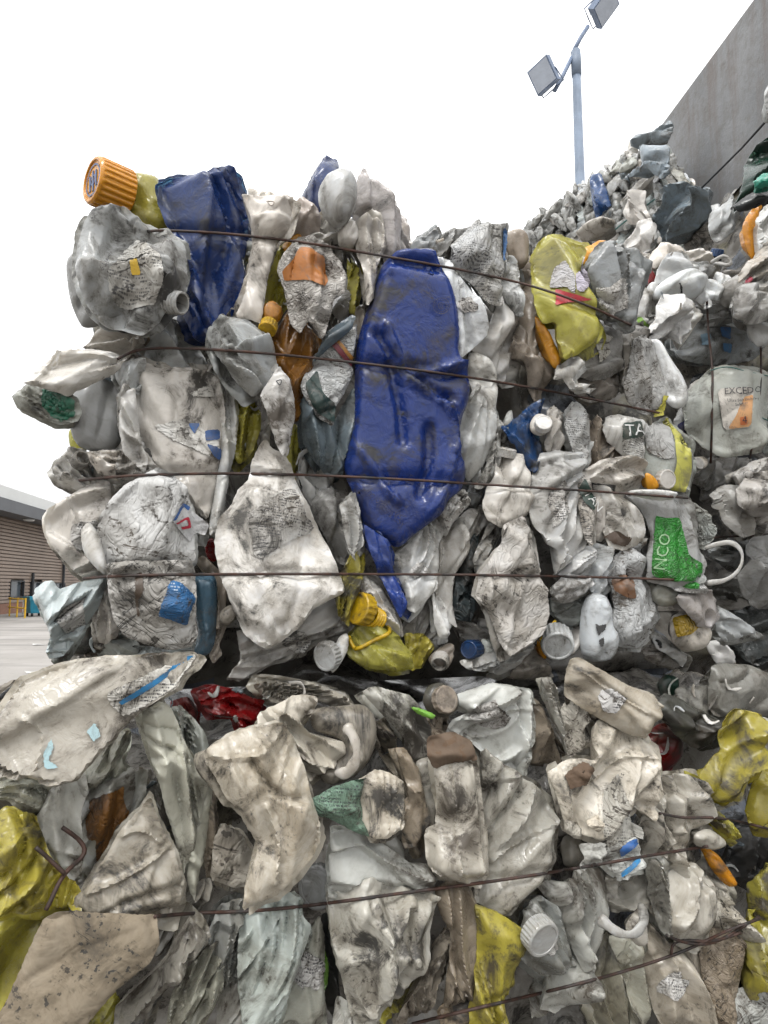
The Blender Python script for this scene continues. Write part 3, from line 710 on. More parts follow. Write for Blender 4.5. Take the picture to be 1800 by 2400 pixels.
shedpart(MB().lathe([(.30, 0, 0), (.34, -.05, 0), (.26, -.12, 0), (.05, -.14, 0)], 20, np.eye(3), np.array(bp(s0, .9, 5.75))), 'soffit_lamp', 'white_enamel')
tag(shed, 'long industrial shed with brown lapped siding and white roof edge', 'building')
# ---- yellow railing, bin, crate, scraps
def gp(px, py):                                                     # a point on the yard
    r = ray(px, py); return EYEV+r*(-EYE/r[2])
rail = empty('yellow_railing', gp(58, 1449)); ro = gp(58, 1449); rdir = (gp(28, 1445)-ro); rdir /= np.linalg.norm(rdir)
def rp(s, z): return rdir*s+np.array([0, 0, z])
for s in (0, 1.6, 3.2): MB().box(rp(s, .52), (.035, .035, .52), np.column_stack([rdir, np.cross([0, 0, 1], rdir), [0, 0, 1]])).build('post', 'yellow_paint', rail)
for z in (.5, .98): MB().tube([rp(-.05, z), rp(1.5, z), rp(3.6, z)], .035, 8).build('rail', 'yellow_paint', rail)
tag(rail, 'bright yellow two-bar safety railing in front of the shed', 'railing')
br = gp(83, 1444); R = np.column_stack([rdir, np.cross([0, 0, 1], rdir), [0, 0, 1]]); binr = empty('wheeled_bin', br)
b = MB(); 
for z, k in ((.18, .80), (.9, 1.0)):
    for x, y in ((-1, -1), (1, -1), (1, 1), (-1, 1)): b.V.append(tuple(R@np.array([x*.68*k, y*.48*k, z])))
b.F = [(3, 2, 1, 0), (4, 5, 6, 7)]+[(k, (k+1) % 4, 4+(k+1) % 4, 4+k) for k in range(4)]
b.build('body', 'bin_blue', binr)
MB().box(R@np.array([0, 0, 1.0]), (.72, .52, .09), R).build('lid', 'bin_blue', binr)
for x in (-.48, .48):
    for y in (-.3, .3): MB().tube([R@np.array([x, y-.04, .1]), R@np.array([x, y, .1]), R@np.array([x, y+.04, .1])], .1, 14).build('wheel', 'rubber', binr)
tag(binr, 'turquoise blue wheeled bin beside the yellow railing', 'bin')
cr = gp(48, 1443)+np.array([0, .9, 0]); crate = empty('mesh_trolley', cr)
for x in (-.32, .32):
    for y in (-.25, .25): MB().box(R@np.array([x, y, .42]), (.02, .02, .42), R).build('upright', 'white_enamel', crate)
for z in (.12, .45, .8):
    for y in (-.25, .25): MB().box(R@np.array([0, y, z]), (.34, .015, .015), R).build('bar', 'white_enamel', crate)
tag(crate, 'pale metal cage trolley behind the yellow railing', 'trolley')
for i, (px, py, r, lab) in enumerate(((90, 1512, .22, 'small white scrap on the yard, the farther one near the bale'), (76, 1578, .16, 'small white scrap on the yard, the nearer one'), (141, 1547, .10, 'tiny pale scrap on the yard beside the bale'))):
    rg = random.Random(i); c = gp(px, py); V = [(0, 0, .03)]+[(r*rg.uniform(.5, 1.2)*math.cos(k), .5*r*rg.uniform(.5, 1.2)*math.sin(k), rg.uniform(.004, .05)) for k in np.arange(0, 6.2, .7)]
    m_ = len(V)-1; o = mesh_obj('paper_scrap', V, [(0, 1+k, 1+(k+1) % m_) for k in range(m_)], 'litter'); o.location = Vector(c)
    tag(o, lab, 'paper scrap', 'litter on the yard')
# ---- tall concrete push wall on the right
WD = np.array([-.089, 1, 0]); WD /= np.linalg.norm(WD); WN = np.array([-WD[1], WD[0], 0])   # facing the bales
cw = MB(); base = np.array([2.4, 0, 0]); Rw = np.column_stack([WD, -WN, [0, 0, 1]])
cw.box(base+WD*5.0-WN*.2+np.array([0, 0, 2.5]), (4.6, .2, 2.5), Rw)
o0 = base+WD*5.0; V = [tuple(np.array(v)-o0) for v in cw.V]; o = mesh_obj('concrete_wall', V, cw.F, 'concrete', smooth=False); o.location = Vector(o0)
md = o.modifiers.new('edge', 'BEVEL'); md.width = .02; md.segments = 2
tag(o, 'tall rough grey concrete push wall behind the bales', 'wall')
# ---- floodlight mast
mr = ray(1360, 445); mb_ = EYEV+mr*(9.6/mr[1]); mx, my = mb_[0], mb_[1]
tr = ray(1342, 118); ztop = EYE+tr[2]*(my/tr[1])
mast = empty('floodlight_mast', (mx, my, 0)); k = my/1600
MB().tube([(0, 0, 0), (0, 0, ztop*.5), (0, 0, ztop)], [.11, .085, .062], 16).build('pole', 'pole_paint', mast, smooth=True)
MB().tube([(0, 0, ztop-.42), (0, 0, ztop-.2), (0, 0, ztop-.02)], [.074, .078, .07], 16).build('collar', 'pole_paint', mast, smooth=True)
def mp(px, py, dy=0.0):
    r = ray(px, py); q = EYEV+r*((my+dy)/r[1]); return np.array([q[0]-mx, q[1]-my, q[2]])
def flood(c, arm, nrm, roll, hw, hh):
    ar = MB().tube(arm, .032, 8).build('arm', 'lamp_body', mast, smooth=True)
    z = np.array(nrm, float); z /= np.linalg.norm(z); x = np.cross([0, 0, 1], z); x /= np.linalg.norm(x); y = np.cross(z, x); a = math.radians(roll)
    x, y = x*math.cos(a)+y*math.sin(a), y*math.cos(a)-x*math.sin(a); Rf = np.column_stack([x, y, z]); dpt = .085
    b = MB()
    for zz, kk in ((-dpt, .72), (-dpt*.2, 1.0), (dpt, 1.0)):
        for sx, sy in ((-1, -1), (1, -1), (1, 1), (-1, 1)): b.V.append(tuple(c+Rf@np.array([sx*hw*kk, sy*hh*kk, zz])))
    b.F = [(3, 2, 1, 0), (8, 9, 10, 11)]+[(q*4+k2, q*4+(k2+1) % 4, q*4+4+(k2+1) % 4, q*4+4+k2) for q in (0, 1) for k2 in range(4)]
    f = b.build('floodlight', 'lamp_body', mast)
    MB().box(c+Rf@np.array([0, 0, dpt+.004]), (hw*.9, hh*.9, .003), Rf).build('glass', 'lamp_glass', f)
    MB().box(c+Rf@np.array([0, -hh*.2, -dpt*1.5]), (hw*.35, hh*.35, dpt*.6), Rf).build('gear_box', 'lamp_body', f)
    MB().tube([c+Rf@np.array([-hw*1.03, 0, 0]), c+Rf@np.array([-hw*1.03, -hh*1.06, -dpt]), c+Rf@np.array([0, -hh*1.08, -dpt]), c+Rf@np.array([hw*1.03, -hh*1.06, -dpt]), c+Rf@np.array([hw*1.03, 0, 0])], .010, 6).build('yoke', 'lamp_body', f)
flood(mp(1277, 178, -.25), [mp(1340, 135), mp(1318, 180, -.1), mp(1300, 212, -.2)], (-.62, -.62, -.42), 12, .18, .19)
flood(mp(1412, 14, .2), [mp(1342, 125), mp(1360, 90, .05), mp(1378, 62, .1)], (.55, -.55, -.62), -14, .19, .22)
tag(mast, 'grey floodlight mast with two square lamps behind the far pile', 'lamp post')
# name | label | plane | depth cm | colour dirt | style options | outline (region letter + zoom coordinates)
# '+' lines are parts of the piece above
UPPER = r'''
squashed_bottle|clear yellow squashed bottle with a big amber screw cap, top corner of the bale|U|-2|Y .25|s th=22 tu=.1|A735,182 765,172 860,190 885,215 920,330 955,480 870,490 800,430 740,375 712,330
+cap|A 610,238|112|200|-.93,-.05,.38|O|24
+collar|A 712,160 745,235 742,330 705,350 690,300 700,215|O
crushed_jerrycan|navy blue crushed jerrycan standing at the top beside the clear yellow bottle|U|1|B .3|f n=3 amp=22 th=26 ax=100 flap=3|A868,205 935,180 1100,172 1200,130 1235,128 1290,165 1320,250 1370,420 1378,500 1345,640 1350,720 1335,860 1270,960 1230,1060 1160,1090 1070,1085 1020,960 1010,880 1060,740 1040,620 975,520 945,470 890,330
crushed_jerrycan|big grey jerrycan with a caved-in face and newsprint-like label, upper corner|U|5|G .75|c n=4 amp=18 th=40 dent=3|A520,362 700,352 860,460 935,480 975,520 1025,580 1030,760 1010,830 950,900 850,1010 780,1040 700,1020 560,965 490,880 450,780 430,680 440,560 470,440
+label|A600,690 720,570 780,520 900,620 905,760 860,880 720,920 640,880 605,800|paper_text|.55,.55,.53
+patch|A715,560 745,545 790,720 735,722|paint|.62,.40,.04
+lettering|5 Litres|A 575,700|26|62
+neck|A 970,890|58|110|.75,-.25,.6|W|5
crushed_bottle|pale grey bottle side showing behind the caved-in grey jerrycan|U|-3|G .3|s|A365,640 440,600 500,700 520,850 590,985 465,1012 430,950 395,850
crushed_bottle|milky bottle shoulder under the caved-in grey jerrycan|U|0|W .35|f|A470,1110 520,1060 600,985 770,1025 800,1100 690,1175 600,1165 480,1145
crushed_bottle|cream tongue-shaped squashed bottle sticking out over the green-printed bag|U|4|W .45|f n=3 amp=12 ax=20|A270,1215 330,1150 480,1135 660,1160 705,1170 640,1250 560,1290 420,1365 380,1395 215,1345 140,1330 150,1290
plastic_bag|clear bag corner with a green printed panel, jutting from the bale's edge|U|3|T .4|p amp=8 th=12 ax=-20|A80,1405 175,1325 240,1340 380,1385 425,1410 445,1480 425,1530 330,1545 240,1510 120,1470
+print|A235,1355 410,1412 415,1500 350,1535 300,1520 230,1440|paint|.02,.12,.07
crushed_bottle|grey milky bottle below the green-printed bag|U|-1|G .5|s|A380,1380 560,1285 650,1235 690,1330 680,1400 675,1650 600,1700 450,1680 400,1600
squashed_bottle|small yellow bottle end peeping out below the green-printed bag|U|-4|Y .3|s|A385,1600 410,1570 470,1590 480,1700 430,1720 395,1670
crushed_bottle|short white bottle neck end beside the second wire's bend|U|2|V .6|f|A640,1250 740,1180 810,1195 790,1260 770,1370 690,1370 650,1290
crushed_bottle|white dented bottle tucked below the navy jerrycan and above the second wire|U|-1|W .4|f ax=110|A990,970 1060,1060 1120,1160 1140,1260 1020,1275 900,1245 780,1210 830,1130 790,1080 830,990
crushed_jerrycan|large flat dirty white jerrycan with torn white and blue label remnants|U|1|W .8|l n=4 amp=9 th=34 flap=4|A750,1215 800,1208 900,1250 1000,1240 1160,1260 1205,1290 1235,1400 1245,1500 1230,1659 1225,1750 1200,1900 1150,2080 1060,2000 1000,1900 900,1870 840,1750 800,1659 750,1659 755,1500 760,1360
+label|A850,1560 1050,1520 1210,1640 1215,1750 1100,1700 960,1640|paper|.66,.65,.62
+label|A1050,1380 1170,1330 1190,1400 1080,1400|paper|.66,.65,.62
+patch|A1040,1550 1115,1545 1080,1610|paint|.03,.10,.28
+patch|A1140,1590 1210,1580 1215,1640 1145,1645|paint|.03,.08,.22
+patch|A1150,1660 1220,1690 1215,1750 1180,1720|paint|.03,.08,.22
crushed_bottle|narrow white folded bottle hugging the flat jerrycan's edge|U|4|V .5|p n=4|A680,1390 750,1355 762,1500 775,1640 820,1740 800,1810 740,1760 690,1700 670,1560
crushed_bottle|white bottle with crumpled cone-shaped shoulder hanging under the second wire's middle|U|4|W .45|f ax=120 n=4|A1190,1020 1260,960 1390,960 1480,1040 1530,1150 1540,1240 1500,1330 1400,1400 1330,1340 1230,1240 1180,1110
folded_bottle|tall white folded bottle with moulded triangle, top edge by the navy jerrycan|U|3|V .7|l n=3 amp=9 th=26 ax=97|A1340,275 1560,290 1625,325 1600,480 1540,520 1490,700 1450,985 1390,960 1310,950 1370,800 1410,560 1395,400
+mark|A1480,312 1530,314 1506,346 1480,312 1500,313|N|2.2
bottle_stub|grey ribbed cap wedged between navy jerrycan and tall folded bottle|U|-1|T .5|s th=14|A1280,540 1395,515 1430,600 1310,665
squashed_bottle|clear yellow bottle squeezed beside the tall folded bottle|U|-2|Y .35|p n=4|A1520,500 1590,490 1600,870 1560,920 1430,910 1480,720 1505,610
squashed_bottle|small amber bottle with a gold ribbed cap hanging downwards|U|2|O .3|s th=16|B30,900 90,870 150,920 120,985 45,975
+cap|B 68,1010|48|70|-.25,-.85,.45|Yb|18
crushed_bottle|long rolled white bottle edge running down beside the yellow-green bottle|U|1|W .6|p n=3 amp=8 th=20 ax=88|A1150,1190 1200,1165 1240,1280 1315,1330 1325,1500 1300,1700 1270,1850 1210,2180 1150,2170 1190,1950 1220,1750 1235,1500 1225,1320
squashed_bottle|yellow-green squashed bottle between two white bottles, third wire from bottom below it|U|0|Y .3|f n=4|A1320,1370 1400,1380 1445,1500 1440,1580 1400,1700 1330,1770 1285,1700 1300,1560
crushed_bottle|white bottle flank touching the yellow-green squashed bottle|U|-1|W .4|f|A1390,1380 1490,1320 1520,1400 1480,1670 1430,1660 1425,1500
folded_bottle|white diamond-shaped bottle base with moulded triangle, beside the amber bottle|U|6|V .75|l n=3 amp=7 th=18 ax=75|A1450,1395 1550,1230 1605,1310 1628,1400 1632,1500 1585,1700 1565,1720 1535,1650 1490,1480
+mark|A1532,1312 1566,1300 1556,1342 1532,1312 1545,1307|K|2.2
squashed_bottle|amber brown crushed bottle hanging under the torn silver-wrapped one|U|2|A .45|f n=4 amp=14|B100,1060 170,950 215,900 270,1000 340,1060 345,1150 320,1230 262,1330 245,1420 250,1480 215,1490 190,1340 110,1200 92,1120
torn_bottle|bottle wrapped in torn silver foil with orange showing through the hole|U|4|S .7|c mat=foil n=5 amp=10 th=36|B125,690 150,620 240,505 310,500 410,540 470,650 495,740 480,830 420,860 400,980 360,1085 310,1010 280,985 250,1035 200,1000 180,850 150,750
+opening|B150,700 250,570 300,575 375,620 380,680 400,760 380,785 290,750 160,755|paint|.36,.13,.025
plastic_scrap|orange scrap poking out above the silver-wrapped bottle|U|-1|O .3|s|B150,560 200,495 260,500 240,560 180,600
crushed_bottle|peach-tinted faceted bottle top between folded white bottle and round white bottle|U|-1|P .3|l n=4 amp=14 th=26|B150,500 180,380 250,305 330,360 355,400 340,520 200,530
crushed_bottle|cream crumpled bottle supporting the round white bottle end|U|-1|W .5|c|B290,520 360,370 440,430 550,400 560,480 470,560 350,560
plastic_scrap|dark blue leaf-shaped scrap standing highest above the bale|U|-4|B .25|f n=2 amp=8 th=14 ax=80|B295,265 330,170 385,68 450,90 475,180 485,260 550,385 380,400 340,385 295,340
crushed_bottle|round smooth white bottle end standing on top in front of dark blue scrap|U|3|V .2|s n=2 amp=4 th=55 dent=0|B355,270 370,210 440,180 510,195 545,250 548,320 520,400 480,445 430,450 390,400 360,330
crushed_bottle|small white oval bottle end below the round smooth white one|U|2|V .3|s th=26|B460,490 500,445 545,450 562,520 540,565 500,565 470,540
folded_bottle|tall pinkish-white pointed fin of a folded bottle on the bale's top|U|2|P .25|l n=3 amp=15 th=20 ax=120|B563,200 580,160 640,210 740,300 760,360 800,440 810,620 720,640 690,500 640,390 550,460 553,330
folded_bottle|second lower pinkish fin behind the tall pointed fin|U|-2|P .2|l n=3|B750,330 830,410 842,470 862,580 840,640 780,620 765,430
crushed_bottle|white rolled bottle with curled lip under the pinkish fin|U|3|W .6|p n=5|B550,450 630,380 700,440 725,560 685,620 665,690 650,850 610,905 600,750 590,620 565,560
crushed_bottle|grey-white bottle flank right behind the silver-wrapped bottle|U|0|G .6|f ax=85|B400,520 520,570 535,680 525,900 470,1010 410,920 470,830 490,740 450,620
squashed_bottle|olive yellow curled bottle wall left of the big blue drum|U|1|Y .5|p n=4|B515,620 545,690 600,665 607,720 560,830 540,960 510,930
plastic_scrap|tan grubby plastic fold against the big blue drum's upper edge|U|0|N .5|f|B515,920 610,895 640,960 590,1080 535,1080
crushed_bottle|white bottle behind the blue drum's top, under the top wire|U|-2|W .5|f|B650,610 760,560 830,600 800,680 700,760 640,880 620,760
crushed_bottle|mud-blackened bottle lying on top between pinkish fins and paper-covered bottle|U|-1|G 1|c|B830,620 870,560 910,515 1005,460 1030,500 1000,600 960,640
crushed_drum|big royal blue crushed drum in the middle of the bale|U|3|U .55|s n=3 amp=6 th=40 ax=92 flap=0 dent=0 pinch=0|B735,630 850,620 975,618 1010,690 1070,800 1110,920 1125,1080 1115,1190 1165,1220 1185,1290 1175,1420 1130,1520 1120,1667 1160,1777 1160,1867 1130,1917 1060,1960 1040,2037 900,2137 790,2237 740,2200 640,2157 600,2097 560,1957 500,1817 500,1697 540,1560 555,1400 560,1150 590,1010 640,880 690,700
+fold|B700,1050 760,1200 800,1300 900,1370 1010,1430 1060,1480|23|20
+fold|B690,760 860,755 1020,720|10|12
+fold|B850,1300 980,1290 1150,1230|20|17
+fold|B1060,1480 1090,1560 1110,1700|20|15
+fold|B640,1080 690,1130 715,1190|-17|17
+fold|B730,1240 790,1500 800,1660|-20|28
+fold|B870,1310 960,1400 1060,1430|-27|20
+fold|B560,1700 650,1830 700,1930 780,1990|17|15
+fold|B1080,1700 1050,1900 960,2050|13|15
+fold|B940,1600 950,1760 900,1950|-20|33
+emblem|B1020,900|46
+mark|B955,712 992,722 972,682 955,712 965,715|B|2.4
+lettering|2/02/091 ~/V5|B 580,1925|34|-38
+lettering|03/72 LSV|B 660,2010|34|-38
plastic_scrap|bright blue tapering strip hanging below the big blue drum|U|4|U .3|p n=2 amp=6 th=18 ax=112|E600,590 740,690 762,860 800,950 832,1020 795,1105 750,1020 700,870 635,740
crushed_bottle|smooth white curved bottle leaning on the blue drum's upper right|U|3|V .35|f n=3 amp=10|B1000,620 1090,650 1150,740 1230,850 1282,980 1270,1060 1180,1140 1125,1190 1120,1080 1105,920 1055,780
papered_bottle|bottle covered in grimy printed paper under the top wire|U|3|S .9|l mat=paper_text n=4 amp=9 th=30 ax=95|B1085,560 1180,480 1220,430 1300,445 1390,455 1392,560 1372,700 1362,890 1280,870 1230,800 1170,720 1090,640
+patch|B1365,470 1392,455 1392,560 1385,640 1368,640|paint|.05,.14,.32
crushed_bottle|grey-white bottle shoulder behind the grimy papered bottle|U|-1|G .5|f|B960,640 1040,500 1110,465 1200,450 1120,560 1100,660 1020,680
handle_loop|dark mud-coated handle loop on the skyline by the papered bottle|U|0|N .8|s th=22|B1393,490 1450,478 1492,520 1500,610 1490,680 1430,680 1400,570
crushed_bottle|white strip-like bottle wall to the papered bottle's right|U|2|V .7|p n=4|B1370,640 1420,610 1465,680 1475,800 1465,960 1440,960 1400,870 1370,800
crushed_bottle|grey-brown tall bottle flank beside the yellow torn bottle|U|0|N .6|p n=5|B1455,620 1530,590 1575,760 1575,1000 1590,1150 1510,1210 1470,1000
crushed_jerrycan|large smooth white jerrycan panel with mud-edged side, right of blue drum|U|1|V .6|l n=3 amp=12 th=34|B1180,1110 1280,1050 1370,830 1400,820 1455,950 1460,1010 1425,1180 1390,1300 1330,1300 1290,1190 1200,1150
crushed_bottle|white bottle neck with smooth tube below the large smooth panel|U|2|W .4|s|B1170,1150 1290,1180 1345,1290 1335,1400 1300,1600 1240,1500 1200,1330
torn_bottle|mud-brown torn bottle with ragged shreds beside the yellow torn bottle|U|1|M .8|c n=5 amp=16|B1465,1000 1540,1090 1590,1050 1645,1180 1645,1260 1605,1350 1590,1440 1540,1410 1500,1240 1405,1150
papered_bottle|silvery-label bottle with dark green panel and coloured stripes|U|3|S .7|l mat=foil n=4 amp=9 ax=60|B320,1170 420,1110 540,1015 550,1090 525,1180 532,1260 480,1380 445,1440 435,1555 330,1490 280,1390 258,1330
+panel|B272,1330 340,1250 370,1380 440,1440 430,1545 330,1480|paint|.015,.035,.03
+stripe|B415,1110 440,1090 535,1210 530,1240 480,1180|paint|.16,.03,.04
+stripe|B440,1088 455,1078 540,1180 536,1205|paint|.35,.16,.03
flat_scrap|thin grey wedge-shaped flattened bottle above the silvery-label one|U|4|E .4|l n=2 amp=5 th=10 ax=40|B345,1150 400,1040 530,945 550,960 520,1030 420,1110 325,1185
crushed_bottle|slate blue-grey shiny bottle pair left of the blue drum|U|2|E .3|f n=4 amp=14 th=30 ax=85|B248,1430 290,1395 430,1550 540,1345 555,1500 542,1580 502,1717 480,1830 400,1830 330,1757 268,1647
squashed_bottle|yellow-stained bottle behind the diamond-shaped base|U|-2|Y .4|f|E165,260 205,40 280,70 270,200 215,320
crushed_bottle|white rounded bottle under the slate blue-grey pair|U|-1|W .4|f|E255,170 330,240 440,330 380,410 320,500 265,400 240,290
squashed_bottle|big yellow crushed jug with torn red-white label, right half of bale|U|4|Y .3|f n=4 amp=16 th=40 ax=95 flap=2|C360,600 400,530 450,495 520,505 640,545 662,580 645,640 610,720 640,830 700,880 730,960 748,1010 720,1080 600,1160 510,1208 490,1100 470,1000 375,960 368,830 366,700
+label|C478,800 600,832 685,860 590,872 480,892|paint|.40,.03,.04
+label|C445,800 470,690 535,640 590,730 590,830 540,790|paper|.5,.49,.5
+label|C590,740 640,620 690,740 640,820 600,810|paper|.45,.42,.5
plastic_scrap|orange curled rim poking up behind the big yellow jug|U|1|O .1|p n=3 amp=8 th=14|C640,580 720,540 790,538 802,570 735,590 690,660 645,660
crushed_jerrycan|grey boxy jerrycan with three parallel folds beside the big yellow jug|U|6|G .45|p n=5 amp=12 th=34 ax=60 flap=1|C655,700 740,570 800,565 870,620 985,715 972,770 925,920 905,1020 850,1015 770,955 700,895 690,800
plastic_scrap|amber plastic strip along the big yellow jug's left edge|U|3|O .25|s th=14|C368,945 400,1000 470,1120 497,1190 480,1245 450,1200 420,1100 380,1020
crushed_bottle|grey grimy bottle hanging between big yellow jug and grey boxy jerrycan|U|1|G .6|f n=4|C590,1160 720,1070 740,950 850,1005 905,1030 865,1100 845,1240 785,1275 700,1305 600,1290 530,1240
crushed_bottle|white crumpled handle piece just below the big yellow jug's tip|U|5|V .4|c th=14|C478,1300 505,1220 560,1188 612,1175 625,1230 570,1295 590,1330 665,1325 640,1350 560,1345 530,1290
crushed_bottle|muddy dark bottle under the grey grimy bottle|U|-1|M .9|c|C610,1290 800,1260 850,1310 800,1400 680,1420 610,1370
papered_bottle|bottle in wrinkled whitish paper label with a yellow-tipped lower corner|U|2|S .7|l mat=paper n=5 amp=8 th=34 ax=95|C900,1090 970,1065 1025,1120 1062,1250 1092,1390 1060,1480 1000,1485 930,1445 880,1400 858,1330 890,1250
+corner|C1075,1390 1100,1395 1118,1450 1110,1490 1062,1500 1060,1470|paint|.5,.46,.08
crushed_bottle|narrow sooty folded bottle left of the wrinkled paper-label bottle|U|1|G .9|p n=4|C845,1060 905,1045 895,1240 885,1350 848,1345 858,1180
crushed_bottle|white smooth bottle arm right of the wrinkled paper-label bottle|U|0|V .35|s|C995,1080 1060,1105 1105,1200 1180,1300 1210,1430 1150,1460 1080,1400 1060,1260
'''
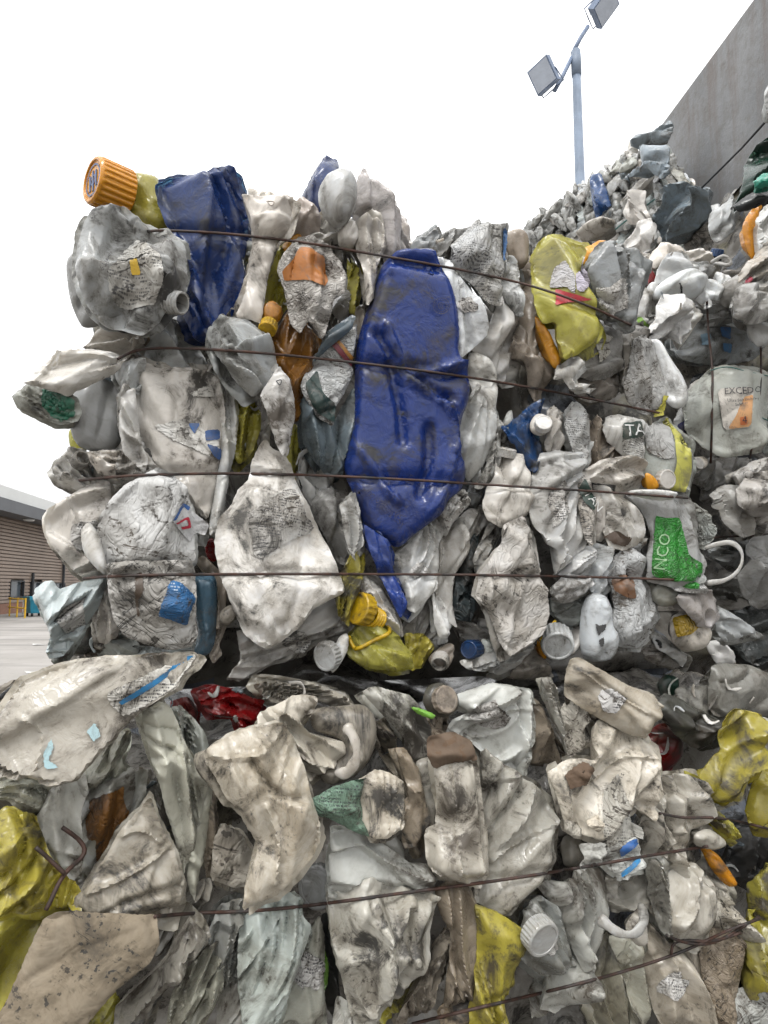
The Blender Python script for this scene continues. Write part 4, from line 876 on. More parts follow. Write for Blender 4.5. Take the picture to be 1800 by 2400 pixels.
MIDDLE = r'''
crushed_bottle|white wedge with grey ribbed neck at the bale's edge under third wire|U|0|W .5|f n=4 ax=150|D330,240 400,160 470,175 530,260 600,350 520,350 430,390 340,348 300,295
+neck|D 448,240|42|70|.5,.2,.8|G|6
crushed_bottle|dirty white papered bottle butt beside a dark folded rag of plastic|U|2|V .8|c|D490,190 560,180 680,185 700,250 655,330 560,310 515,250
crushed_bottle|black-smeared folded bottle neck just above the third wire|U|3|G 1|c n=5 amp=16|D670,205 760,165 805,190 840,240 895,295 850,300 780,315 730,335 655,325 650,260
crushed_bottle|large milky pleated bottle fanning out at the bale's edge|U|1|W .5|p n=6 amp=24 th=26 ax=62|D250,560 280,510 380,460 480,370 560,340 610,370 610,480 580,620 555,700 570,760 605,865 500,895 420,850 300,710 268,640
crushed_bottle|smooth white fold ridge in front of the milky pleated bottle|U|4|V .35|s th=22 ax=110|D450,625 500,580 550,660 605,870 540,835 470,745
crushed_jerrycan|big domed jerrycan wrapped in grimy white film with hazard sticker|U|4|V .8|l mat=paper n=4 amp=7 th=60 dent=1|D545,660 560,550 620,460 700,380 790,330 870,285 950,320 1030,390 1045,460 1060,560 1075,690 1078,790 850,850 610,830 585,790 550,700
+sticker|D955,570 1010,470 1050,500 1168,590 1140,650 1090,632 1050,690 1000,630|paint|.62,.62,.62
+border|D955,570 1010,470 1050,495 1040,515 1012,490 972,565|paint|.04,.12,.34
+diamond|D968,582 1042,545 1056,607 1004,615 1000,600 1040,595 1032,562 980,588|paint|.5,.03,.06
crushed_jerrycan|rounded white can with dark blue label scrap, between fourth wire and lower bale|U|5|V .75|l mat=paper n=4 amp=8 th=55|D600,815 720,800 1060,795 1078,860 1082,1000 1078,1130 1092,1200 1060,1265 950,1285 830,1255 700,1205 640,1120 615,1000 605,900
+label|D940,920 960,905 1010,920 1085,1000 1050,1080 1040,1150 960,1120 880,1095 910,1010|paper_blue|.03,.14,.34
+stain|D755,860 790,850 800,960 770,1010 780,1100 765,1100 750,960|paint|.07,.05,.035
crushed_bottle|white star-shaped crushed bottle jutting out left under the fourth wire|U|3|C .6|f n=5 amp=22 th=22 ax=50|D195,960 250,915 300,912 332,962 430,920 560,885 618,885 570,960 540,1050 475,1140 405,1240 352,1312 280,1328 260,1290 290,1200 275,1150 245,1080
crushed_bottle|dark greenish bottle base with moulded ring below the star-shaped bottle|U|-3|D .5|s th=30|D365,1290 420,1200 500,1105 550,1180 570,1245 480,1305 420,1315
crushed_bottle|narrow white bottle between star-shaped bottle and rounded white can|U|1|W .55|f ax=95|D520,960 605,885 630,1000 660,1130 650,1205 585,1245 550,1235 530,1130 505,1090
crushed_bottle|blue-tinged grimy bottle underneath the rounded white can|U|-1|C .7|f|D560,1235 640,1170 710,1200 770,1260 750,1335 640,1350 590,1325
crushed_bottle|brown muddy bottle corner touching the white sheet jug below|U|-3|M .8|c|D480,1295 570,1235 640,1330 570,1360 490,1338
crushed_bottle|pale turquoise-edged bottle lip under the rounded white can|U|0|C .6|p n=4 ax=5|D740,1260 950,1280 1080,1245 1115,1175 1130,1260 1095,1310 900,1330 760,1330
crushed_bottle|steel blue tube-like bottle right of the blue label scrap|U|2|F .5|s n=3 amp=8 th=26 ax=92|D1062,880 1120,865 1195,880 1205,960 1195,1080 1195,1230 1162,1305 1110,1315 1075,1285 1110,1200 1088,1080 1072,960
crushed_bottle|brown cream folded lip beside the steel blue tube-like bottle|U|1|N .5|p n=4|D1080,800 1130,770 1225,860 1255,940 1245,1080 1225,1160 1200,1160 1200,1000 1180,890
crushed_bottle|dark red bottle sliver in the gap left of the large white jerrycan|U|-3|R .3|s|D1140,690 1190,670 1215,740 1190,800 1150,760
crushed_jerrycan|large clean white jerrycan with torn paper label, centre-left below third wire|U|4|V .4|l n=3 amp=14 th=40 ax=75 flap=2|E-220,700 -200,560 -130,490 -90,400 -30,340 -20,250 20,160 60,120 90,170 150,200 215,300 260,430 330,580 400,700 440,810 468,930 458,970 300,1050 230,1150 130,1232 60,1272 0,1255 -80,1190 -130,1060 -180,900
+fold|E0,880 30,1030 100,1160|-10|24
+fold|E0,260 210,310|6|16
+label|E-45,540 100,430 200,390 240,440 270,540 325,600 290,640 200,670 20,790 -10,760 -30,640|paper_text|.6,.59,.57
crushed_bottle|cream folded flap with dark slot, beneath the large clean white jerrycan|U|1|W .5|p n=5 amp=14 ax=20|E-100,1170 60,1280 230,1150 330,1010 430,1005 462,1080 525,1140 512,1185 400,1215 300,1235 250,1295 100,1345 -60,1445 -150,1435 -70,1330
crushed_bottle|small cream bottle mouth left of the cream folded flap|U|2|W .5|s th=20|D1222,1080 1290,1035 1315,1100 1272,1145 1228,1135
plastic_scrap|curled cream ribbon edge in the dark slot between the bales|U|1|N .5|p th=12|D1185,1180 1230,1138 1255,1160 1215,1260 1235,1300 1190,1355 1165,1320
bottle_stub|white ribbed cap with bottle stub hanging in the dark slot|U|4|W .8|s th=18|E415,1415 450,1230 512,1195 505,1290 455,1385
+cap|E 395,1320|80|62|-.82,-.12,.55|V|22
crushed_bottle|pale grey rounded bottle left of the blue drum's lower end|U|1|G .5|f n=3|E315,470 360,398 430,395 500,440 510,560 570,620 580,730 540,770 500,810 455,760 400,660 340,560
torn_bottle|torn bottle neck with ragged crown edge, by the drum's lower left|U|4|W .6|p n=5|E465,490 500,468 560,408 578,500 592,600 602,690 530,765 508,700 488,600
squashed_bottle|olive stained yellow strip curling down to the yellow screw cap|U|3|Y .9|p n=3|E480,870 530,760 592,650 610,760 595,860 565,960 525,1060 515,1160 455,1085 442,990
squashed_bottle|yellow-green bottle with bright yellow screw cap and ring, in lower middle|U|4|Y .35|f n=4 th=34|E508,1265 560,1180 680,1095 742,1170 802,1230 852,1300 862,1385 780,1405 640,1385 560,1345 520,1305
+cap|E 585,1060|90|82|-.85,.18,.5|Yb|16
+neck|E 650,1110|62|90|-.75,.3,.55|Yb|4
+ring|E525,1215 540,1275 560,1285 640,1240 755,1185 735,1130 690,1060 655,1045|Yb|11
crushed_bottle|white slender fold running down beside the bright yellow screw cap|U|3|W .6|p n=4|E565,930 620,875 700,955 762,1060 795,1150 785,1225 700,1130 635,1005
crushed_bottle|grey sliver of bottle right of the slender white fold|U|1|G .5|p n=3|E595,865 690,880 745,1000 798,1120 798,1205 735,1110 645,960
crushed_bottle|white bottle with three vertical ribs, right of the bright blue strip|U|2|V .35|p n=5 amp=14 th=30 ax=70|E755,780 850,700 930,610 1040,515 1065,600 1015,700 1005,850 995,940 922,1035 872,1085 838,1055 828,960 788,870
torn_bottle|shredded white paper scraps clinging by the drum's lower right corner|U|3|V .9|c mat=paper th=16|E1038,520 1100,435 1160,398 1185,470 1105,560 1072,625
crushed_bottle|large grey twisted bottle right of the ribbed white one|U|1|G .55|f n=5 amp=18 ax=70|E1000,700 1050,640 1180,508 1270,515 1285,580 1245,640 1215,622 1192,700 1115,850 1095,940 1095,1050 1115,1160 1060,1110 1008,1010 988,920 1000,850
crushed_bottle|dark green-black papered bottle with foil flecks|U|1|J .7|c mat=paper|E1085,1000 1110,945 1150,790 1210,640 1226,700 1206,900 1226,1050 1195,1125 1110,1110
crushed_bottle|dim grey bottle base under the dark green-black papered bottle|U|-1|G .6|f|E1095,1120 1200,1110 1310,1125 1365,1245 1250,1260 1155,1240
crushed_bottle|narrow dirty white strip below the large grey twisted bottle|U|2|V .9|p n=4|E968,960 1000,945 1085,1110 1065,1205 1010,1215 988,1130
crushed_bottle|grey see-through cone between ribbed white bottle and yellow rag|U|0|G .4|f n=4|E795,1190 860,1075 920,1025 965,965 995,1130 1010,1270 930,1235 850,1215
squashed_bottle|dull yellow cup-like bottle half beside the capped yellow-green bottle|U|1|Y .7|f|E825,1200 930,1205 985,1270 925,1380 860,1395 845,1310
bottle_stub|dirty ribbed bottle neck dangling over the dark slot|U|2|N .7|s th=18|E960,1330 1050,1260 1095,1255 1085,1335 1045,1405 985,1375
+neck|E 1015,1350|48|70|-.5,-.6,.6|W|5
bottle_stub|bottle stub with a blue ribbed cap over the slot|U|1|C .5|s th=18|E1250,1230 1300,1240 1320,1320 1255,1340
+cap|E 1205,1285|50|110|-.85,.05,.5|L|14
crushed_bottle|white crumpled end below the blue ribbed cap|U|2|W .5|c|E1135,1350 1260,1320 1290,1255 1400,1345 1270,1400 1175,1392
papered_bottle|broad bottle plastered with peeling white paper, crossed by the fourth wire|U|5|V .85|l mat=paper n=5 amp=12 th=45 ax=85|E1222,990 1260,850 1320,760 1370,700 1360,610 1420,578 1462,560 1515,640 1545,750 1575,880 1605,950 1625,1080 1605,1185 1540,1235 1450,1295 1400,1315 1350,1225 1300,1075 1255,1025
crushed_bottle|white bottle with ribbed white cap standing upright under the blue scrap|U|3|W .45|f n=4 amp=12 ax=95|E1345,200 1465,205 1495,300 1555,340 1560,430 1485,535 1420,575 1360,605 1288,565 1268,500 1298,400 1338,330
+cap|E 1405,185|52|56|.05,.9,.42|V|24
crushed_bottle|grey-white bottle tail below the upright white-capped bottle|U|1|W .5|f|E1205,790 1280,610 1335,595 1355,650 1305,745 1232,850
plastic_scrap|blue boot-shaped scrap with folded end, right of centre|U|2|L .6|f n=3 amp=14 th=24 ax=115|E1360,60 1430,25 1520,-65 1585,-105 1565,-20 1532,50 1562,80 1592,170 1572,262 1530,315 1470,222 1440,150 1380,95
crushed_bottle|tall white grooved bottle directly right of the blue drum's middle|U|2|W .5|p n=5 amp=12 th=36 ax=80|E1108,180 1140,-10 1180,-130 1230,-190 1295,-100 1335,0 1305,150 1262,250 1190,345 1155,280
crushed_bottle|thin grey-white roll beside the upright white-capped bottle|U|2|W .7|p n=3 ax=75|E1290,160 1345,-20 1375,40 1365,120 1352,250 1312,335 1255,390 1230,370 1280,260
crushed_bottle|small dark-edged bottle wall behind the thin grey-white roll|U|-1|G .7|f|E1180,420 1250,290 1270,370 1245,450 1195,490
bottle_stub|square white ribbed cap inside the blue boot-shaped scrap's bend|U|3|V .4|s th=14|F345,30 375,-22 440,-5 450,50 405,95 348,75
+cap|F 400,38|46|50|-.4,.3,.8|V|14
crushed_bottle|small white bottle flank right of the square white cap|U|2|W .5|f|F420,110 438,-40 480,-70 525,0 520,120 485,195 430,205 408,150
papered_bottle|black-and-white striped paper strip on a narrow bottle, near the green-lettered labels|U|3|S .8|l mat=paper_text ax=85|F535,0 600,-95 662,0 668,180 640,255 585,195 555,100
papered_bottle|white bottle with upper dark green lettered label reading TAN|U|2|W .5|l n=3 amp=7 th=28|F745,70 780,-10 850,-10 965,20 970,150 965,245 900,235 850,195 775,125
+label|F848,30 960,15 965,235 900,225 850,180|paper_text|.55,.55,.53
+panel|F853,30 952,18 962,100 850,120|paint|.02,.04,.03
+lettering|TAN|F 862,100|62|5
crushed_bottle|grey-brown smooth cone left of the upper lettered label|U|1|N .5|f|F655,0 740,50 855,190 785,235 700,245 635,295 655,180
crushed_bottle|brownish white folded can under the upper lettered label|U|3|W .6|f n=4|F635,295 730,240 900,222 970,238 965,340 955,395 860,415 815,365 690,345
squashed_bottle|clear bottle with a yellow-green side band and greyish film label|U|2|T .5|l n=3 amp=8 th=36 ax=100|F962,80 1100,-10 1150,60 1195,120 1228,200 1228,300 1200,412 1110,400 970,395 972,200
+band|F1085,-5 1140,5 1202,90 1228,180 1228,300 1200,412 1108,392 1150,250 1140,120|paint|.46,.44,.09
+label|F975,60 1090,10 1130,110 1140,220 1080,230 990,190|paper|.40,.40,.39
+cap|F 1078,345|50|46|.1,-.15,.95|V|14
plastic_scrap|small amber scrap beside the clear bottle's little white cap|U|4|O .3|s th=10|F978,305 1012,325 1055,392 1000,395
plastic_stick|white rod lying level along the third wire's right end|U|6|V .4|s th=12|F903,395 1060,398 1158,408 1152,442 1060,445 908,418
crushed_jerrycan|tall white grooved jerrycan crossed by third and fourth wires, left of green lettering|U|4|V .55|p n=6 amp=12 th=44 ax=78|F398,200 480,190 620,205 635,260 605,320 625,420 605,520 655,600 645,700 545,805 485,865 468,745 418,685 348,560 335,480 358,330
papered_bottle|strip-like bottle with tilted lower dark green lettered label reading TAN|U|4|S .7|l mat=paper_text n=3 amp=6 ax=100|F598,330 650,295 695,400 700,480 690,640 672,710 640,655 618,540 603,430
+panel|F605,400 640,335 697,440 692,515 640,470|paint|.02,.04,.03
+lettering|TAN|F 628,425|48|-48
crushed_bottle|rust-stained white bottle with torn brown end, left of green bottle|U|3|W .8|f n=5 amp=12 ax=110|F695,370 850,415 905,500 975,630 945,690 860,725 790,705 755,640 775,520 735,440
+stain|F745,660 820,620 900,670 860,715 800,695|paint|.07,.045,.03
crushed_bottle|white flat stick-shaped bottle edge left of the rust-stained bottle|U|2|W .5|s th=14|F685,385 752,405 765,560 745,690 685,655
green_bottle|shiny bottle with bright green printed film, right end of the bale|U|4|G .5|l n=3 amp=8 th=40 ax=95|F862,430 950,448 1100,436 1185,458 1235,560 1265,690 1315,800 1305,905 1140,935 1008,890 995,760 1015,650 985,570
+print|F1030,540 1090,555 1160,550 1190,640 1220,760 1292,812 1282,900 1140,905 1012,872 1022,700|film|.03,.24,.03
+lettering|NCO|F 1085,850|66|82
crushed_bottle|silver-blue film pouch above the white handle loop|U|2|C .6|c mat=foil th=20|F1190,460 1262,485 1335,560 1345,640 1302,700 1248,645
handle_loop|white handle loop sticking out right of the green film bottle|U|3|W .3|tube|F1310,720 1350,700 1410,690 1455,735 1462,800 1440,860 1390,905 1325,915
plastic_bag|white torn film strip with green shred under the green film bottle|U|5|V .3|c th=10 mat=foil|F1130,930 1200,905 1295,920 1320,972 1210,962 1145,955
+print|F1160,922 1200,908 1280,922 1270,945 1190,940|film|.03,.24,.03
crushed_bottle|rounded white folded bowl on the fourth wire, left of brown-patched bottle|U|5|V .5|p n=4 amp=9 th=28 ax=15|F470,935 560,868 685,885 688,922 645,965 560,1005 500,1005 472,972
crushed_bottle|white cupped bottle mouth above the rounded folded bowl|U|4|V .5|f|F515,865 570,798 640,718 675,716 690,780 688,865 600,892 530,888
crushed_bottle|white dented bottle half between folded bowl and brown-patched bottle|U|3|V .5|f|F685,740 718,695 805,758 798,860 765,945 722,980 682,955 675,850
papered_bottle|large white bottle with brown paper patch, above the slot's right half|U|3|V .9|l mat=paper n=4 amp=10 th=45 ax=100|F795,800 850,735 920,706 965,760 995,850 1015,960 1025,1040 1045,1100 1005,1205 932,1275 860,1268 785,1245 775,1150 798,1050 775,960
+patch|F790,900 850,870 910,890 930,1000 880,1000 800,950|paint|.16,.08,.04
crushed_bottle|bluish white smooth bottle under the rounded folded bowl|U|1|C .4|f n=3|F460,1000 560,1000 640,955 690,945 690,1000 645,1105 570,1178 508,1125 465,1055
crushed_bottle|whole-looking white bottle with black scuffs, standing upside down|U|4|V .45|s n=3 amp=6 th=34 ax=92|F678,980 742,985 775,1060 775,1150 815,1200 805,1285 772,1338 700,1348 635,1325 620,1230 625,1080 648,1010
+scuff|F698,1140 722,1152 758,1143 748,1180 728,1190 716,1208 706,1180|paint|.05,.05,.05
+scuff|F716,1232 748,1214 742,1262 728,1272 720,1250|paint|.05,.05,.05
crushed_bottle|bottle with large white fluted cap and yellow band above the slot|U|2|W .4|s th=24|F505,1320 570,1195 615,1125 622,1235 565,1320
+cap|F 488,1240|85|125|-.45,-.55,.7|W|20
+band|F410,1235 440,1190 480,1140 495,1125|Yb|8
plastic_scrap|orange scrap left of the large white fluted cap|U|1|O .2|s th=12|F375,1250 402,1245 430,1335 402,1320
crushed_bottle|tan triangular flap under the broad peeling-paper bottle|U|0|N .5|l|F235,1435 260,1360 370,1255 405,1320 448,1425 435,1450
crushed_bottle|grimy cream bottle side next to the tan triangular flap|U|1|W .7|f|F95,1400 200,1325 300,1275 365,1255 260,1375 170,1420
crushed_bottle|black-flecked grey strip right of the large brown-patched bottle|U|0|G .8|p n=4|F1020,1180 1100,1225 1190,1325 1178,1380 1120,1325 1040,1270
crushed_bottle|grey muddy bottle end under the large brown-patched bottle|U|-2|M .7|f|F960,1290 1050,1255 1135,1300 1170,1385 1040,1360 985,1340
plastic_cup|cream cup-like bottle half with yellow inside at the bale's right end|U|2|W .4|s th=30|F1125,1100 1250,1075 1295,1150 1318,1190 1285,1275 1200,1295 1145,1255 1125,1190
+inside|F1130,1112 1240,1088 1285,1150 1230,1200 1155,1215|film|.28,.19,.02
crushed_bottle|cream flap with tan underside hanging over the yellow-lined cup|U|4|P .3|l n=3 amp=12 ax=-20|F1135,990 1310,955 1355,1020 1388,1110 1335,1158 1262,1148 1200,1075
plastic_bag|white bag tail with frayed tip pointing right, beyond the yellow-lined cup|U|2|W .4|p n=4 amp=12 ax=-25|F1370,1045 1450,1085 1530,1138 1575,1165 1600,1195 1560,1200 1500,1215 1420,1238 1375,1195
crushed_bottle|glassy clear bottle base under the fourth wire's right end|U|2|T .4|s th=24|F1005,905 1080,915 1145,980 1135,1038 1060,1038 1005,985
'''
